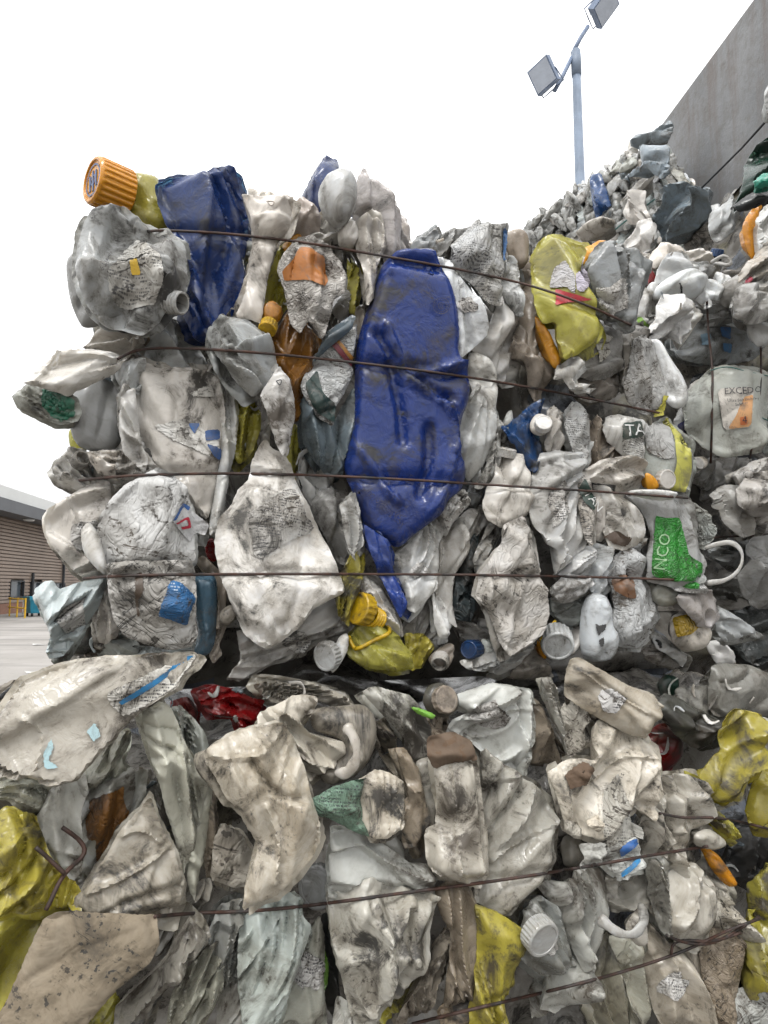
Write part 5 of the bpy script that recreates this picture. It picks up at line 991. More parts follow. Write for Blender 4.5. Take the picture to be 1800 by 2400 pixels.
LOWER = r'''
crushed_jerrycan|big white sheet-like jug with blue-striped label, lying on the lower bale|L|7|V .35|l n=4 amp=14 th=40 ax=25 flap=3|D-30,1700 130,1470 300,1390 560,1335 800,1320 1060,1305 1105,1320 1080,1370 1010,1440 980,1500 780,1620 690,1690 640,1770 560,1840 470,1950 450,1990 300,2020 210,1985 0,1960 -70,1850
+label|D590,1530 870,1400 1060,1308 1100,1318 1010,1440 975,1500 690,1660 625,1600|paper_text|.62,.60,.55
+stripe|D655,1572 860,1450 1050,1312 1082,1318 870,1478 672,1592|paint|.03,.20,.42
+fold|D130,1650 230,1700 250,1770 200,1960|6|10
+stain|D240,1860 290,1780 300,1830 270,1900 330,1940 250,1950|paint|.36,.52,.55
+stain|D480,1740 530,1690 560,1760 520,1800|paint|.38,.53,.56
crushed_bottle|brown-streaked label bottle at the frame edge behind the sheet-like jug|L|-2|N .8|l mat=paper|D-60,1520 90,1458 310,1463 270,1510 180,1570 100,1640 -60,1680
squashed_bottle|small yellow bottle end on the lower bale's far edge|L|-6|Y .3|s th=18|D258,1440 300,1388 370,1370 410,1378 345,1435 290,1462
crushed_bottle|brown rag-like bottle edge along the lower bale's far top edge|L|-7|M .6|c|D195,1465 250,1438 400,1365 490,1325 545,1345 430,1410 280,1475
crushed_jerrycan|bright red crumpled jerrycan in the slot between the bales|L|-4|R .25|f n=4 amp=16 th=30|G1095,55 1200,22 1300,45 1390,90 1465,100 1435,170 1375,250 1325,240 1300,175 1250,185 1190,195 1130,130
plastic_scrap|dark red scrap left of the bright red crumpled jerrycan|L|-6|R .4|f|G950,110 1040,85 1095,150 1080,240 1000,190
crushed_bottle|small milky bottle piece left of the big sheet-like jug's lower corner|L|4|T .5|f n=4|G-30,540 60,498 200,505 305,560 285,605 212,745 120,705 40,655 -30,645
folded_bottle|white leaf-shaped folded bottle beside the amber-labelled hollow bottle|L|4|W .45|f n=3 amp=12 ax=105|G198,780 300,590 380,535 470,520 485,600 440,720 450,900 450,1045 402,1100 355,1065 255,865
crushed_bottle|milky bottle wall beneath the sheet-like jug, left of dark hollow|L|1|T .5|f|G300,570 420,535 640,290 705,270 715,340 665,430 705,490 570,550 460,650
crushed_bottle|hollow cream bottle with amber brown label inside its curve|L|1|W .6|f n=3 amp=16 th=20 ax=65|G425,705 500,595 600,550 690,490 745,470 745,600 710,725 630,860 570,960 548,1030 470,1090 425,1045 435,900
+label|G482,770 510,650 620,610 690,570 682,640 720,740 640,800 565,1000 530,1000 540,870 490,870|paper|.22,.10,.025
squashed_bottle|large yellow crumpled bottle at the frame's left edge above the cardboard|L|7|Y .4|f n=4 amp=16 th=34 ax=100|G-60,820 40,705 100,705 205,755 225,850 255,950 315,1040 440,1155 448,1290 360,1250 260,1262 100,1282 -60,1290
squashed_bottle|lower yellow bottle wall squeezed between yellow bottle and brown cardboard|L|4|Y .45|f n=4 amp=12|G-60,1330 60,1280 170,1250 285,1285 262,1400 215,1500 165,1600 70,1800 20,1920 -60,1920
folded_bottle|tall greenish-white folded bottle below the sheet-like jug's label|L|4|C .5|p n=5 amp=14 th=30 ax=105|G785,175 880,105 945,135 1000,260 1030,350 1105,500 1150,420 1158,560 1112,760 1080,890 1002,1118 980,1055 985,900 955,800 925,700 895,560 845,430
crushed_bottle|pale blue-white bottle back edge right of the tall greenish folded bottle|L|1|C .4|f|G940,140 1000,130 1085,215 1140,300 1165,420 1175,650 1150,810 1080,900 1060,700 1020,450
crushed_bottle|dim white bottle flank in the hollow left of the tall greenish folded bottle|L|-1|G .5|f|G835,480 925,640 955,740 955,920 920,925 865,860 812,740 795,600
folded_bottle|wide white envelope-like folded bottle above the brown cardboard|L|6|W .45|l n=4 amp=12 th=26 ax=40 flap=4|G418,1190 480,1130 600,960 670,820 780,715 830,632 885,800 935,900 965,960 995,1080 998,1205 945,1298 700,1308 455,1298
+fold|G480,1140 700,1060 920,930|9|12
+fold|G680,830 790,800 900,890|7|12
papered_bottle|tube-like bottle in mud-flecked paper left of the big bent white jerrycan|L|3|S .95|l mat=paper ax=100|G1175,1085 1195,880 1235,790 1335,840 1388,950 1380,1105 1300,1130
crushed_bottle|thin cream edge of a flattened bottle right of the greenish folded one|L|2|N .6|p n=3|G1135,960 1155,700 1192,570 1210,800 1190,1060 1148,1080
crushed_jerrycan|big bent white jerrycan folded over with a knee-like bend, lower bale|L|9|W .55|f n=4 amp=16 th=50 ax=110 flap=2|H-282,380 -190,330 -90,270 80,240 150,230 202,300 272,500 302,640 342,760 348,880 312,965 200,1085 100,1175 0,1215 -72,1258 -65,1150 -25,1000 15,900 -80,700 -160,640 -212,540 -272,450
+fold|H-20,430 30,520 120,620 260,640|-14|20
+fold|H60,680 130,900 100,1100|10|18
+fold|H-240,400 -60,420 60,380 150,260|8|16
cardboard_sheet|torn brown cardboard sheet curling over in the bottom corner|L|9|X .3|k n=2 amp=8 th=14 ax=45 flap=0 dent=0|G240,1330 330,1268 500,1288 862,1302 875,1450 822,1555 702,1645 602,1735 450,1930 -60,1930 40,1780
crushed_bottle|dark grey bottle wall curving behind the brown cardboard|L|2|G .7|f n=3|G850,1320 1000,1280 1060,1150 1155,1070 1185,1150 1092,1285 990,1430 885,1545 850,1420
crushed_bottle|slim white bottle with dirty cap end, lying along the cardboard|L|6|G .7|p n=4 th=30 ax=50|G655,1835 700,1755 860,1615 980,1475 1048,1312 1135,1385 1148,1455 1055,1525 905,1705 800,1920 640,1920
crushed_bottle|grey-green squashed bottle right of the slim white bottle, bottom edge|L|5|T .6|f n=4 ax=60|G955,1740 1058,1575 1200,1440 1250,1500 1232,1700 1160,1805 1090,1920 930,1920
crushed_bottle|grey vertical bottle just under the lower wire, left part|L|4|G .6|f n=4|G1135,1445 1218,1245 1345,1190 1368,1330 1355,1480 1350,1605 1222,1715 1205,1505 1155,1478
crushed_bottle|pale pleated bottle under the lower wire, beneath the knee-bent jerrycan|L|6|C .45|p n=6 amp=14 th=34 ax=75|H-85,1350 60,1225 200,1172 258,1218 248,1300 296,1360 296,1405 188,1705 105,1930 -60,1930 -95,1600
crushed_bottle|smooth blue-grey wedge of plastic at the bottom, left of green sliver|L|4|C .3|l n=3 amp=8|H95,1930 175,1700 285,1415 352,1300 378,1420 372,1700 398,1930
crushed_bottle|finely ribbed dirty bottle at the bottom edge near the cardboard|L|3|G .8|p n=9 amp=4|H-215,1930 -200,1715 -80,1610 -60,1750 -50,1930
squashed_bottle|dark yellow bottle strip along the cardboard's lower edge|L|4|Y .7|p n=3|G380,1930 480,1800 620,1685 655,1780 610,1930
crushed_bottle|cream horn-shaped bottle fold below the slot, left of centre|L|3|W .6|f n=5 amp=18 th=30 ax=-20|H15,190 60,150 200,88 325,76 318,170 235,215 302,290 495,330 485,405 345,505 290,540 265,425 158,245 15,245
crushed_bottle|brown-dusted white bottle right of the cream horn-shaped fold|L|2|M .7|s n=3 amp=8 th=36|H305,150 500,136 600,126 655,200 658,330 610,445 525,530 400,570 345,490 430,420 480,360 455,310 320,270
handle_loop|curved white handle over the brown-dusted bottle|L|7|W .5|tube r=26|H515,255 540,310 545,380 520,450 490,490 455,500
crushed_bottle|long grey bottle lying in the slot's shadow above the horn-shaped fold|L|-2|G .6|f ax=-15|H-10,20 30,-45 130,-35 350,15 490,65 560,190 420,130 320,86 100,115
crushed_bottle|cream bent bottle like a knee, right of the brown-dusted bottle|L|2|W .7|f n=4 amp=16 th=34 ax=120|H595,60 640,25 850,75 910,140 970,260 988,320 978,425 880,428 828,405 825,300 765,235 695,165
crushed_bottle|grimy twisted bottle sliver above the ribbed end with green label|L|1|N .8|c|H645,240 720,195 775,290 788,400 838,500 880,600 912,705 870,728 812,605 765,485 712,425 655,335
ribbed_can|ribbed square bottle end facing out, with mint green label sleeve|L|8|W .75|l n=3 amp=5 th=46 ax=80|H590,620 602,540 660,490 740,508 815,558 818,700 806,795 722,856 640,856 598,760
+label|H318,650 420,590 602,530 590,620 572,640 600,760 645,856 560,826 400,744 338,734|sleeve|.17,.27,.20
+rib|H700,505 690,640 735,760 720,850|4|5
+rib|H735,512 725,640 765,760 755,835|4|5
+rib|H770,530 760,640 795,740 785,810|4|5
crushed_bottle|long dirty folded bottle right of the ribbed bottle end|L|5|N .6|p n=4 amp=12 ax=105|H775,375 822,365 905,500 955,740 958,795 882,898 818,908 815,700 855,660 825,520
crushed_bottle|narrow white bottle edge left of the flat-topped jerrycan|L|3|W .6|s|H890,440 985,415 992,600 1008,760 950,830 955,740 895,500
crushed_jerrycan|upright cream jerrycan with flat brown-dusted top, centre of the lower bale|L|7|W .6|l n=4 amp=8 th=36 ax=94 flap=3|H990,470 1080,442 1222,430 1244,520 1264,750 1290,1062 1222,1128 1080,1075 978,1025 945,960 955,820 1008,800 1018,690
+top|H965,310 1090,282 1192,330 1222,428 1080,440 992,468 955,400|dirt|.14,.10,.07
+fold|H1075,460 1100,800 1105,1060|5|7
+fold|H1200,450 1230,800 1250,1080|5|8
crushed_jerrycan|broad white jerrycan flank right of the flat-topped jerrycan|L|5|W .7|f n=4 amp=16 th=44 ax=50|H1218,355 1440,515 1560,592 1645,690 1665,760 1645,860 1648,1000 1606,1106 1505,1196 1422,1300 1310,1250 1190,1190 1280,1090 1280,900 1236,520
+fold|H1300,980 1420,860 1640,770|12|14
crushed_bottle|crumpled pale bottle with folded point below the slot, right of capped end|L|3|V .55|f n=5 amp=20 th=34 ax=60|H1085,100 1140,65 1290,12 1400,25 1520,55 1530,170 1508,290 1498,350 1444,508 1340,448 1235,345 1190,298 1070,255 1095,200 1190,170
+fold|H1100,150 1290,140 1390,60|10|14
+fold|H1260,200 1400,140 1510,150|9|12
bottle_stub|bottle end with round black-rimmed cap facing out below the slot|L|3|D .6|s th=20|H930,100 960,20 1040,5 1110,60 1115,150 1060,190 970,170
+cap|H 1035,95|72|50|.1,.1,.99|N|12
weed_leaf|bright green leaf lying on brown dirt below the round black-rimmed cap|L|7|Q .2|l th=3 n=2 amp=3 norear=1|H865,140 900,142 960,165 992,180 972,198 905,172
crushed_bottle|brown earth-covered bottle top behind the flat-topped jerrycan|L|1|M .9|c mat=dirt|H930,180 1060,170 1080,255 1200,290 1250,355 1100,330 960,330
crushed_jerrycan|white can fold pointing right, middle of the lower bale over lower wire|L|6|W .5|f n=4 amp=16 th=36 ax=-25|H422,1195 415,840 500,825 640,855 760,945 850,1005 940,1005 1010,1050 985,1158 880,1158 700,1118 630,1078 560,1128 470,1208
+fold|H560,880 740,1000 930,1080|12|18
crushed_jerrycan|large white cone-shaped crushed can under the lower wire, centre|L|7|W .6|f n=5 amp=20 th=50 ax=95|H425,1215 470,1205 630,1075 700,1122 880,1162 1005,1172 980,1350 955,1515 872,1600 762,1730 695,1860 600,1930 555,1930 515,1750 445,1450
+fold|H650,1180 700,1450 640,1800|14|24
+fold|H820,1180 840,1400 760,1650|-12|20
crushed_bottle|smooth oval bottle dimple showing behind the white can fold|L|4|G .4|s|H690,860 760,845 808,900 825,995 770,985 695,930
bottle_stub|dark ribbed cap edge-on in the gap under the knee-bent jerrycan|L|2|K .6|s th=14|H385,1060 412,1050 410,1205 385,1225
+cap|H 350,1125|100|80|-.5,.05,.85|G|20
crushed_bottle|brown streaked bottle strip left of the yellow rectangular bottle, bottom|L|5|M .6|p n=4 th=24|H775,1880 820,1775 950,1580 1000,1430 1060,1330 1110,1320 1075,1500 1010,1690 955,1810 850,1880
crushed_bottle|tan stained knotted bottle left of the yellow rectangular bottle|L|6|N .6|f n=5 amp=16 ax=95|H995,1180 1080,1080 1185,1145 1238,1280 1258,1430 1238,1600 1218,1790 1045,1800 1052,1640 1095,1400 1030,1300
crushed_bottle|grubby cream bottle butt under the tan stained knotted bottle|L|6|N .7|f|H1030,1800 1212,1755 1208,1860 1200,1930 1040,1930
squashed_bottle|yellow-green rectangular bottle standing at the bottom, right of centre|L|7|Y .4|p n=4 amp=10 th=36 ax=97|H1212,1236 1330,1276 1462,1366 1480,1470 1425,1600 1405,1700 1375,1930 1195,1930 1215,1700 1250,1500 1235,1350
squashed_bottle|thin olive yellow strip under the large cone-shaped can|L|4|Y .7|p n=3 th=14|H680,1860 755,1735 900,1615 950,1560 905,1670 765,1810 715,1890
crushed_bottle|grey crumpled bottle with round white cap facing out|L|6|G .5|f n=5 amp=14 th=40|I265,1430 325,1215 400,1192 485,1255 555,1400 588,1555 472,1610 410,1622 295,1535
+cap|I 370,1390|82|80|.05,-.3,.95|V|26
crushed_bottle|dark bottle gap-filler strip left of the large cone-shaped can|L|1|J .7|p n=4|H360,1310 425,1260 445,1500 465,1800 440,1860 395,1800 380,1600
weed_leaf|bright green sliver in the dark gap left of cone-shaped can|L|4|Q .2|l th=3 n=2 amp=3 norear=1|H363,1570 378,1465 398,1590 392,1680 372,1705
crushed_bottle|cream sliver of bottle at the bottom left of the cone-shaped can|L|4|W .6|p n=3|H425,1930 455,1755 505,1775 570,1930
crushed_bottle|rust-streaked white bottle under the slot's right half|L|2|M .7|p n=5 ax=110|I300,140 400,125 470,300 548,425 485,480 420,430 345,440 322,330
torn_bottle|torn white papered bottle upper right below the slot|L|4|V .8|c mat=paper|I505,170 540,95 602,105 668,200 680,335 625,370 560,410 525,290
crushed_bottle|grey twisted strap-like bottle running down from the upper bale|L|5|G .8|p n=3 th=14 ax=108|I385,-20 460,-20 515,170 558,370 500,290 435,120
crushed_jerrycan|white ribbed jerrycan lying tilted with dirty broken end, right below slot|L|7|W .65|l n=4 amp=8 th=44 ax=-28 flap=3|F545,1460 565,1350 612,1335 700,1385 862,1485 1005,1535 1048,1600 1018,1665 955,1770 880,1748 740,1668 615,1598 545,1545
+fold|F600,1400 780,1520 930,1620|6|8
crushed_jerrycan|large translucent white jerrycan with brown dust and shredded label|L|6|V .45|l n=4 amp=18 th=46 ax=60|I445,500 560,428 700,430 665,240 740,205 885,265 998,356 1018,450 1050,610 1036,670 972,750 900,640 860,700 780,800 720,860 620,830 535,795 495,640 465,560
+fold|I560,470 700,560 820,380 990,400|12|14
+label|I750,600 830,500 850,560 940,820 930,870 760,930 740,700|paper_text|.55,.54,.5
+stain|I520,520 640,440 690,470 650,560 560,590|dirt|.14,.095,.065
+lettering|5 Litres|I 852,500|20|-118
paper_scrap|small curled cream paper flake on the translucent white jerrycan|L|10|W .5|c th=4 mat=paper|I538,770 600,788 624,830 592,862 538,822
paper_scrap|pointed cream paper flake right of the small curled one|L|11|W .3|c th=4 mat=paper|I655,785 718,738 740,790 722,828
paper_scrap|large ragged white paper flake by the blue-striped label|L|10|V .5|c th=6 mat=paper|I618,905 752,895 758,980 640,1045 648,960
papered_bottle|label remnant with blue and white bands above the lower wire|L|8|V .5|l mat=paper th=10|I755,935 930,858 965,1015 850,1085 755,1005
+band|I830,925 925,862 935,900 840,965|paint|.03,.11,.32
+band|I838,1055 945,975 950,1000 850,1080|paint|.03,.20,.42
crushed_bottle|white wrinkled bottle with papery skin, right of the blue-banded remnant|L|5|V .65|f n=5 amp=16 th=40 ax=85|I955,765 1040,600 1080,535 1190,512 1298,555 1290,700 1262,830 1242,1000 1222,1170 1115,1090 1105,965 960,975 935,830
+fold|I1040,920 1060,850 1130,800|12|12
squashed_bottle|yellow dirty curled bottle high at the lower bale's right end|L|5|Y .55|f n=4 amp=16 th=30|I1285,515 1425,385 1435,230 1478,152 1595,182 1650,240 1610,400 1580,500 1485,630 1390,652 1305,610
squashed_bottle|yellow flattened strip crossing under the dirty curled yellow bottle|L|4|Y .6|p n=3|I1205,495 1285,535 1298,680 1385,715 1490,840 1445,860 1368,800 1275,705
squashed_bottle|yellow bottle at the frame edge where the wires cross|L|4|Y .6|f|I1535,745 1600,500 1700,450 1700,810 1580,800
plastic_scrap|amber orange leaf-like scrap below the crossing wires|L|4|O .4|s th=12|I1300,915 1380,955 1465,1080 1476,1118 1430,1128 1335,1015
crushed_bottle|white pointed folded bottle under the lower wire, right side|L|6|V .55|f n=4 amp=14 th=30 ax=70|I998,1200 1100,1075 1230,1000 1345,1095 1378,1180 1348,1335 1305,1480 1250,1500 1148,1440 1075,1340 1015,1255
crushed_bottle|dark-rimmed dirty bottle strap left of the white pointed folded bottle|L|7|G .8|p n=3 th=16|I960,965 1095,985 1118,1250 1138,1385 1078,1392 1005,1185
crushed_bottle|grey crumpled bottle bulge under the blue-banded remnant|L|5|G .5|c|I752,1075 850,1075 965,1030 1008,1180 965,1240 800,1272 765,1185
crushed_bottle|broad grey leaf-shaped bottle wall right of the round-capped bottle|L|5|W .6|f n=3 amp=16 th=34 ax=70|I375,1130 560,1105 640,1062 745,1050 778,1200 738,1355 648,1605 568,1750 480,1815 395,1815 432,1605 575,1545 535,1400 455,1230
handle_loop|white curved handle with snapped stub, lower right|L|8|W .5|tube r=22|I735,1320 790,1365 870,1360 930,1300 950,1240
crushed_bottle|snapped white stub pointing down beside the curved handle|L|8|V .5|s th=14|I862,1360 950,1245 965,1290 985,1445 935,1458
crushed_bottle|grey-green sheet of plastic at the bottom below broad leaf-shaped wall|L|3|T .5|f n=4 amp=16 ax=100|I640,1610 720,1430 765,1390 830,1560 890,1700 930,1930 690,1930 590,1760
crushed_bottle|white-green folded sheet under the curved handle, bottom edge|L|4|C .5|p n=5 amp=14 ax=105|I770,1420 880,1390 990,1440 1012,1600 1022,1780 970,1930 900,1930 865,1620
crushed_jerrycan|wide grey-white smooth can wall at the bottom right of centre|L|5|V .5|f n=3 amp=14 th=36|I985,1260 1100,1400 1295,1500 1310,1650 1335,1800 1345,1930 1080,1930 1030,1750 995,1560
papered_bottle|upright bottle in brown-flecked grimy paper near the bottom right|L|5|N .9|l mat=paper th=36 ax=95|I1285,1505 1400,1390 1518,1430 1498,1620 1478,1800 1450,1930 1340,1930 1315,1700
squashed_bottle|yellow-green bottle wall at the lower right frame edge|L|4|Y .6|f|I1505,1420 1600,1290 1700,1300 1700,1700 1485,1700 1505,1560
squashed_bottle|mustard yellow bottle above the yellow-green wall at the frame edge|L|3|Y .7|f|I1565,1130 1660,1020 1700,1020 1700,1320 1590,1295
papered_bottle|grey-white paper-labelled bottle in the bottom right corner|L|5|S .9|l mat=paper|I1462,1722 1700,1660 1700,1930 1445,1930
crushed_bottle|dark grey torn flap below the big dim grey sheet|L|0|D .6|l n=3 amp=12 th=22 ax=-28|I1030,150 1078,65 1150,95 1415,240 1398,295 1345,340 1260,360 1155,280 1085,210
crushed_bottle|deep red bottle in shadow left of the yellow dirty curled one|L|-4|R .5|l n=3 th=24|I955,350 1000,275 1080,232 1165,305 1188,400 1128,480 1060,510 1005,455
crushed_bottle|white bottle edge at the frame's right side beside curled yellow bottle|L|2|V .7|p n=3|I1600,205 1700,220 1700,520 1590,570 1578,480
crushed_bottle|white label-flecked bottle right of the white pointed folded bottle|L|4|V .8|c mat=paper|I1335,1105 1435,1195 1508,1300 1520,1430 1400,1400 1325,1305
bottle_stub|small white fluted bottle neck below the crossing wire|L|6|W .5|s th=20|I1245,850 1330,815 1395,860 1385,905 1300,925
crushed_bottle|small grey bottle base in the gap below the translucent white jerrycan|L|2|G .5|s th=24|I515,860 600,850 640,960 608,1030 528,1010
crushed_bottle|cream bottle wall behind the amber orange leaf-like scrap|L|2|W .6|f|I1225,1055 1350,940 1440,1055 1455,1210 1340,1120
crushed_bottle|white dented bottle corner right of the papery-skinned bottle|L|3|W .6|f|I1290,700 1360,730 1370,830 1300,900 1255,850
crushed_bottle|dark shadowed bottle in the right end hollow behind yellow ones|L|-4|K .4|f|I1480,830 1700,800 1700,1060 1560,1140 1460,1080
'''
RIGHT = r'''
crushed_bottle|white peaked bottle on the right-hand bale's top, below a round white disc|X|4|V .15|f n=3 amp=14|Q325,635 500,418 580,448 690,458 745,540 770,630 720,600 560,590 480,670 400,710
crushed_jerrycan|tall white smooth bottle leaning back above the white curled sheet|X|7|V .25|f n=3 amp=10 th=40 ax=120|Q435,855 515,620 560,558 650,532 735,568 805,720 885,860 955,1000 975,1060 870,1090 800,1010 700,800 560,830 450,880
crushed_bottle|white rounded bottle directly above the white curled sheet|X|9|V .25|s th=40|Q408,940 560,818 690,772 802,828 875,920 835,1045 770,1070 620,1048 530,1010 450,1048
plastic_sheet|bright white curled sheet with a hanging tongue, right bale's corner|X|12|V .1|p n=3 amp=20 th=16 ax=30|Q325,1485 296,1470 418,1280 448,1130 478,1040 530,1003 700,1058 792,1078 855,1200 838,1272 745,1440 655,1552 640,1450 690,1335 560,1415 400,1515
crushed_bottle|white ribbed bottle with lime green label beside the white curled sheet|X|8|V .3|p n=4|Q158,1245 205,1060 258,945 355,988 378,1080 350,1180 380,1260 335,1450 195,1310
+label|Q175,1260 250,1240 330,1330 300,1430 240,1340|paint|.16,.30,.04
crushed_bottle|white wavy bottle at the top of the right-hand bale near blue cap|X|2|V .3|c|Q745,520 860,505 920,476 1005,508 1028,600 960,650 800,640
crushed_bottle|two-knobbed pale bottle under the right-hand bale's upper wire|X|3|G .3|c|Q775,640 960,635 1028,690 995,785 880,808 795,725
crushed_bottle|white box-shaped bottle right of the tall smooth leaning bottle|X|4|V .3|l th=30|Q880,852 1060,838 1138,910 1118,985 1075,1068 975,1020
crushed_bottle|grey bottle with deep oval dent near the right frame edge|X|4|G .3|s n=2 amp=5 th=36|Q1125,965 1148,900 1250,828 1355,830 1340,925 1305,1085 1222,1140 1145,1058
crushed_bottle|angular grey-white scrap between box-shaped and oval-dented bottles|X|3|V .4|f|Q1095,750 1230,798 1245,832 1140,948 1105,875
handle_loop|open grey loop handle beside the blue cap|X|5|G .3|tube r=16|Q1040,640 1072,612 1108,640 1140,720 1110,740 1070,700 1045,660
plastic_scrap|red triangular scrap between grey boxy jerrycan and white bottles|X|4|R .2|l th=10|Q325,740 425,800 402,875 338,868
crushed_jerrycan|cream yellow-tinted can at the right frame edge under the orange panel|X|5|W .35|f n=3|Q1475,620 1540,598 1560,560 1720,250 1720,900 1560,898 1500,810 1325,890 1375,720
+stripe|Q1360,850 1480,800 1480,850 1360,890|paint|.36,.03,.06
crushed_bottle|grey crushed round bottle base at the right frame edge|X|8|G .6|c n=5 amp=16 th=36|Q1285,1105 1338,930 1450,865 1560,885 1720,895 1720,1275 1520,1310 1380,1280 1305,1208
plastic_sheet|bright orange curved panel near the right frame edge|X|3|Ob .15|l n=2 amp=3 th=9 ax=95 norear=1|Q1393,250 1465,85 1565,35 1540,150 1532,330 1552,560 1480,602 1428,470
crushed_bottle|white film-like bottle right of the bright orange panel|X|4|W .4|f|Q1530,180 1720,0 1720,310 1570,600 1540,450
crushed_bottle|grey squashed bottle draped over the right-hand bale's vertical wire|X|2|G .5|f ax=-15|Q815,1170 900,1075 960,1062 1100,1095 1295,1188 1350,1262 1230,1318 1010,1350 855,1298
crushed_jerrycan|grey jerrycan with blue print remains above the softener container|X|1|G .6|l n=3 amp=8 th=36|C1140,1000 1220,955 1340,940 1480,950 1570,1050 1600,1115 1570,1170 1440,1208 1250,1200 1150,1180
+print|C1385,1010 1450,1015 1445,1080 1400,1070|paint|.04,.14,.34
+print|C1400,1100 1450,1105 1445,1155 1405,1140|paint|.06,.18,.36
+print|C1280,1060 1330,1050 1340,1110 1290,1120|paint|.14,.22,.28
jerrycan|grey-white softener container with orange and white label, held by wires|X|4|T .25|l n=3 amp=4 th=50 dent=1 flap=1 norear=1|C1190,1435 1240,1360 1340,1248 1420,1228 1550,1232 1640,1258 1665,1300 1635,1500 1605,1705 1400,1735 1260,1645 1205,1562
+label|C1372,1358 1575,1342 1562,1565 1408,1583|paint|.62,.58,.52
+swoosh|C1520,1400 1572,1390 1562,1562 1430,1578 1480,1500|paint|.60,.32,.14
+square|C1497,1512 1540,1508 1538,1552 1500,1556|paint|.55,.16,.05
+lettering|EXCEDO|C 1408,1392|38|4
+lettering|Ultra Soft Laundry|C 1422,1430|17|3
+lettering|Softener|C 1462,1452|17|3
+lettering|4|C 1507,1546|40|3
+lettering|10 Litre|C 1410,1575|14|3
crushed_bottle|blue-grey bottle wall right of the softener container|X|2|C .4|s|C1640,1270 1720,1240 1720,1700 1620,1720 1650,1500
crushed_bottle|cream paper-like bottle bit at the right frame edge|X|6|W .4|l|Q1425,1312 1600,1325 1720,1335 1720,1545 1540,1550 1485,1440
crushed_bottle|white scrap between grey boxy jerrycan and peaked bottle|X|2|V .2|c|Q95,600 280,525 338,560 340,640 330,745 250,710 170,655
crushed_bottle|pale bluish bottle knob above the lime-labelled ribbed bottle|X|7|V .15|s|Q355,885 410,868 448,960 468,1040 370,1010 325,955
bottle_stub|dark stub with a blue screw cap on top of the right-hand bale|X|-2|K .3|s|Q1030,560 1120,560 1130,640 1040,640
+cap|Q 1075,548|58|80|.05,.85,.5|L|14
crushed_bottle|pale bottle with a black ring lying flat near oval-dented bottle|X|1|G .4|s ax=-5|Q1150,725 1360,730 1345,800 1240,792
bottle_stub|dark hose collar left of the softener container|X|1|K .3|s|R800,345 850,240 1000,205 965,290 930,320 850,330
crushed_bottle|white wing-shaped bottle wall left of the softener container|X|2|V .3|f|R735,570 770,470 800,350 870,298 940,318 810,490
papered_bottle|white bottle with navy label flakes left of the softener container|X|3|V .6|l mat=paper|R635,745 745,555 780,700 775,970 700,915 655,805
+patch|R650,790 750,720 765,820 720,880|paint|.05,.05,.14
bottle_stub|round white cap facing out under the softener container|X|3|W .3|s th=20|R810,1180 860,1150 930,1190 925,1270 850,1300 805,1260
+cap|R 868,1222|62|40|.1,.05,.99|V|0
crushed_bottle|grey wrinkled bottle along the vertical wire below the softener container|X|0|G .5|p|R810,1340 930,1230 1045,1130 1010,1310 955,1460 845,1415
crushed_bottle|dim grey folded sheet in the recess below the softener container|X|-3|G .4|f n=4|R1050,1190 1200,1140 1460,1175 1420,1400 1310,1580 1100,1560 960,1620 890,1600 955,1400
crushed_bottle|dusty white bottle knee at right, below the dim grey folded sheet|X|6|W .5|f n=3|F1370,425 1400,388 1470,395 1525,500 1590,580 1565,645 1490,655 1425,575
crushed_bottle|white-edged dark folded can at the right frame edge|X|6|V .6|p n=4 ax=30|F1435,325 1560,255 1700,205 1700,295 1545,340 1480,378
crushed_jerrycan|white mud-flecked bulging can at the right frame edge, mid height|X|8|V .65|c n=4 amp=14 th=40|F1485,405 1560,318 1700,290 1700,550 1560,530 1495,485
crushed_bottle|tall grey-white bottle with soft folds at right, beside white handle loop|X|5|G .45|f n=4 amp=14 ax=80|F1495,885 1530,800 1600,675 1700,650 1700,1050 1600,1050 1535,985
crushed_bottle|grey bottle wall behind the white handle loop|X|1|G .5|f|F1320,745 1480,655 1600,655 1550,805 1480,830
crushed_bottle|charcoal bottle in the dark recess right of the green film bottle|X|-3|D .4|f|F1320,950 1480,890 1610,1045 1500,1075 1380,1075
crushed_bottle|dusky wrinkled bottle at right, under the tall soft-folded grey-white one|X|3|D .5|p n=6 amp=18|F1480,1085 1600,1045 1700,1055 1700,1310 1580,1370 1475,1245
crushed_bottle|small pale bottle shard under the frayed bag tail|X|4|V .4|l|F1322,1255 1400,1235 1445,1300 1458,1370 1380,1360
crushed_jerrycan|big dim grey flat sheet above the curled yellow bottle, right edge|L|-4|G .4|l n=2 amp=6 th=20 flap=1|F1345,1385 1400,1368 1550,1378 1700,1440 1700,1650 1335,1650 1335,1500
crushed_bottle|dim squarish bottle panel left of the big dim grey sheet|L|-5|G .5|l n=2|F1145,1505 1340,1488 1352,1650 1175,1650
bottle_stub|dark green bottle end deep in the slot at right|L|-8|H .3|s|F1055,1475 1090,1428 1165,1448 1145,1528 1080,1568
'''
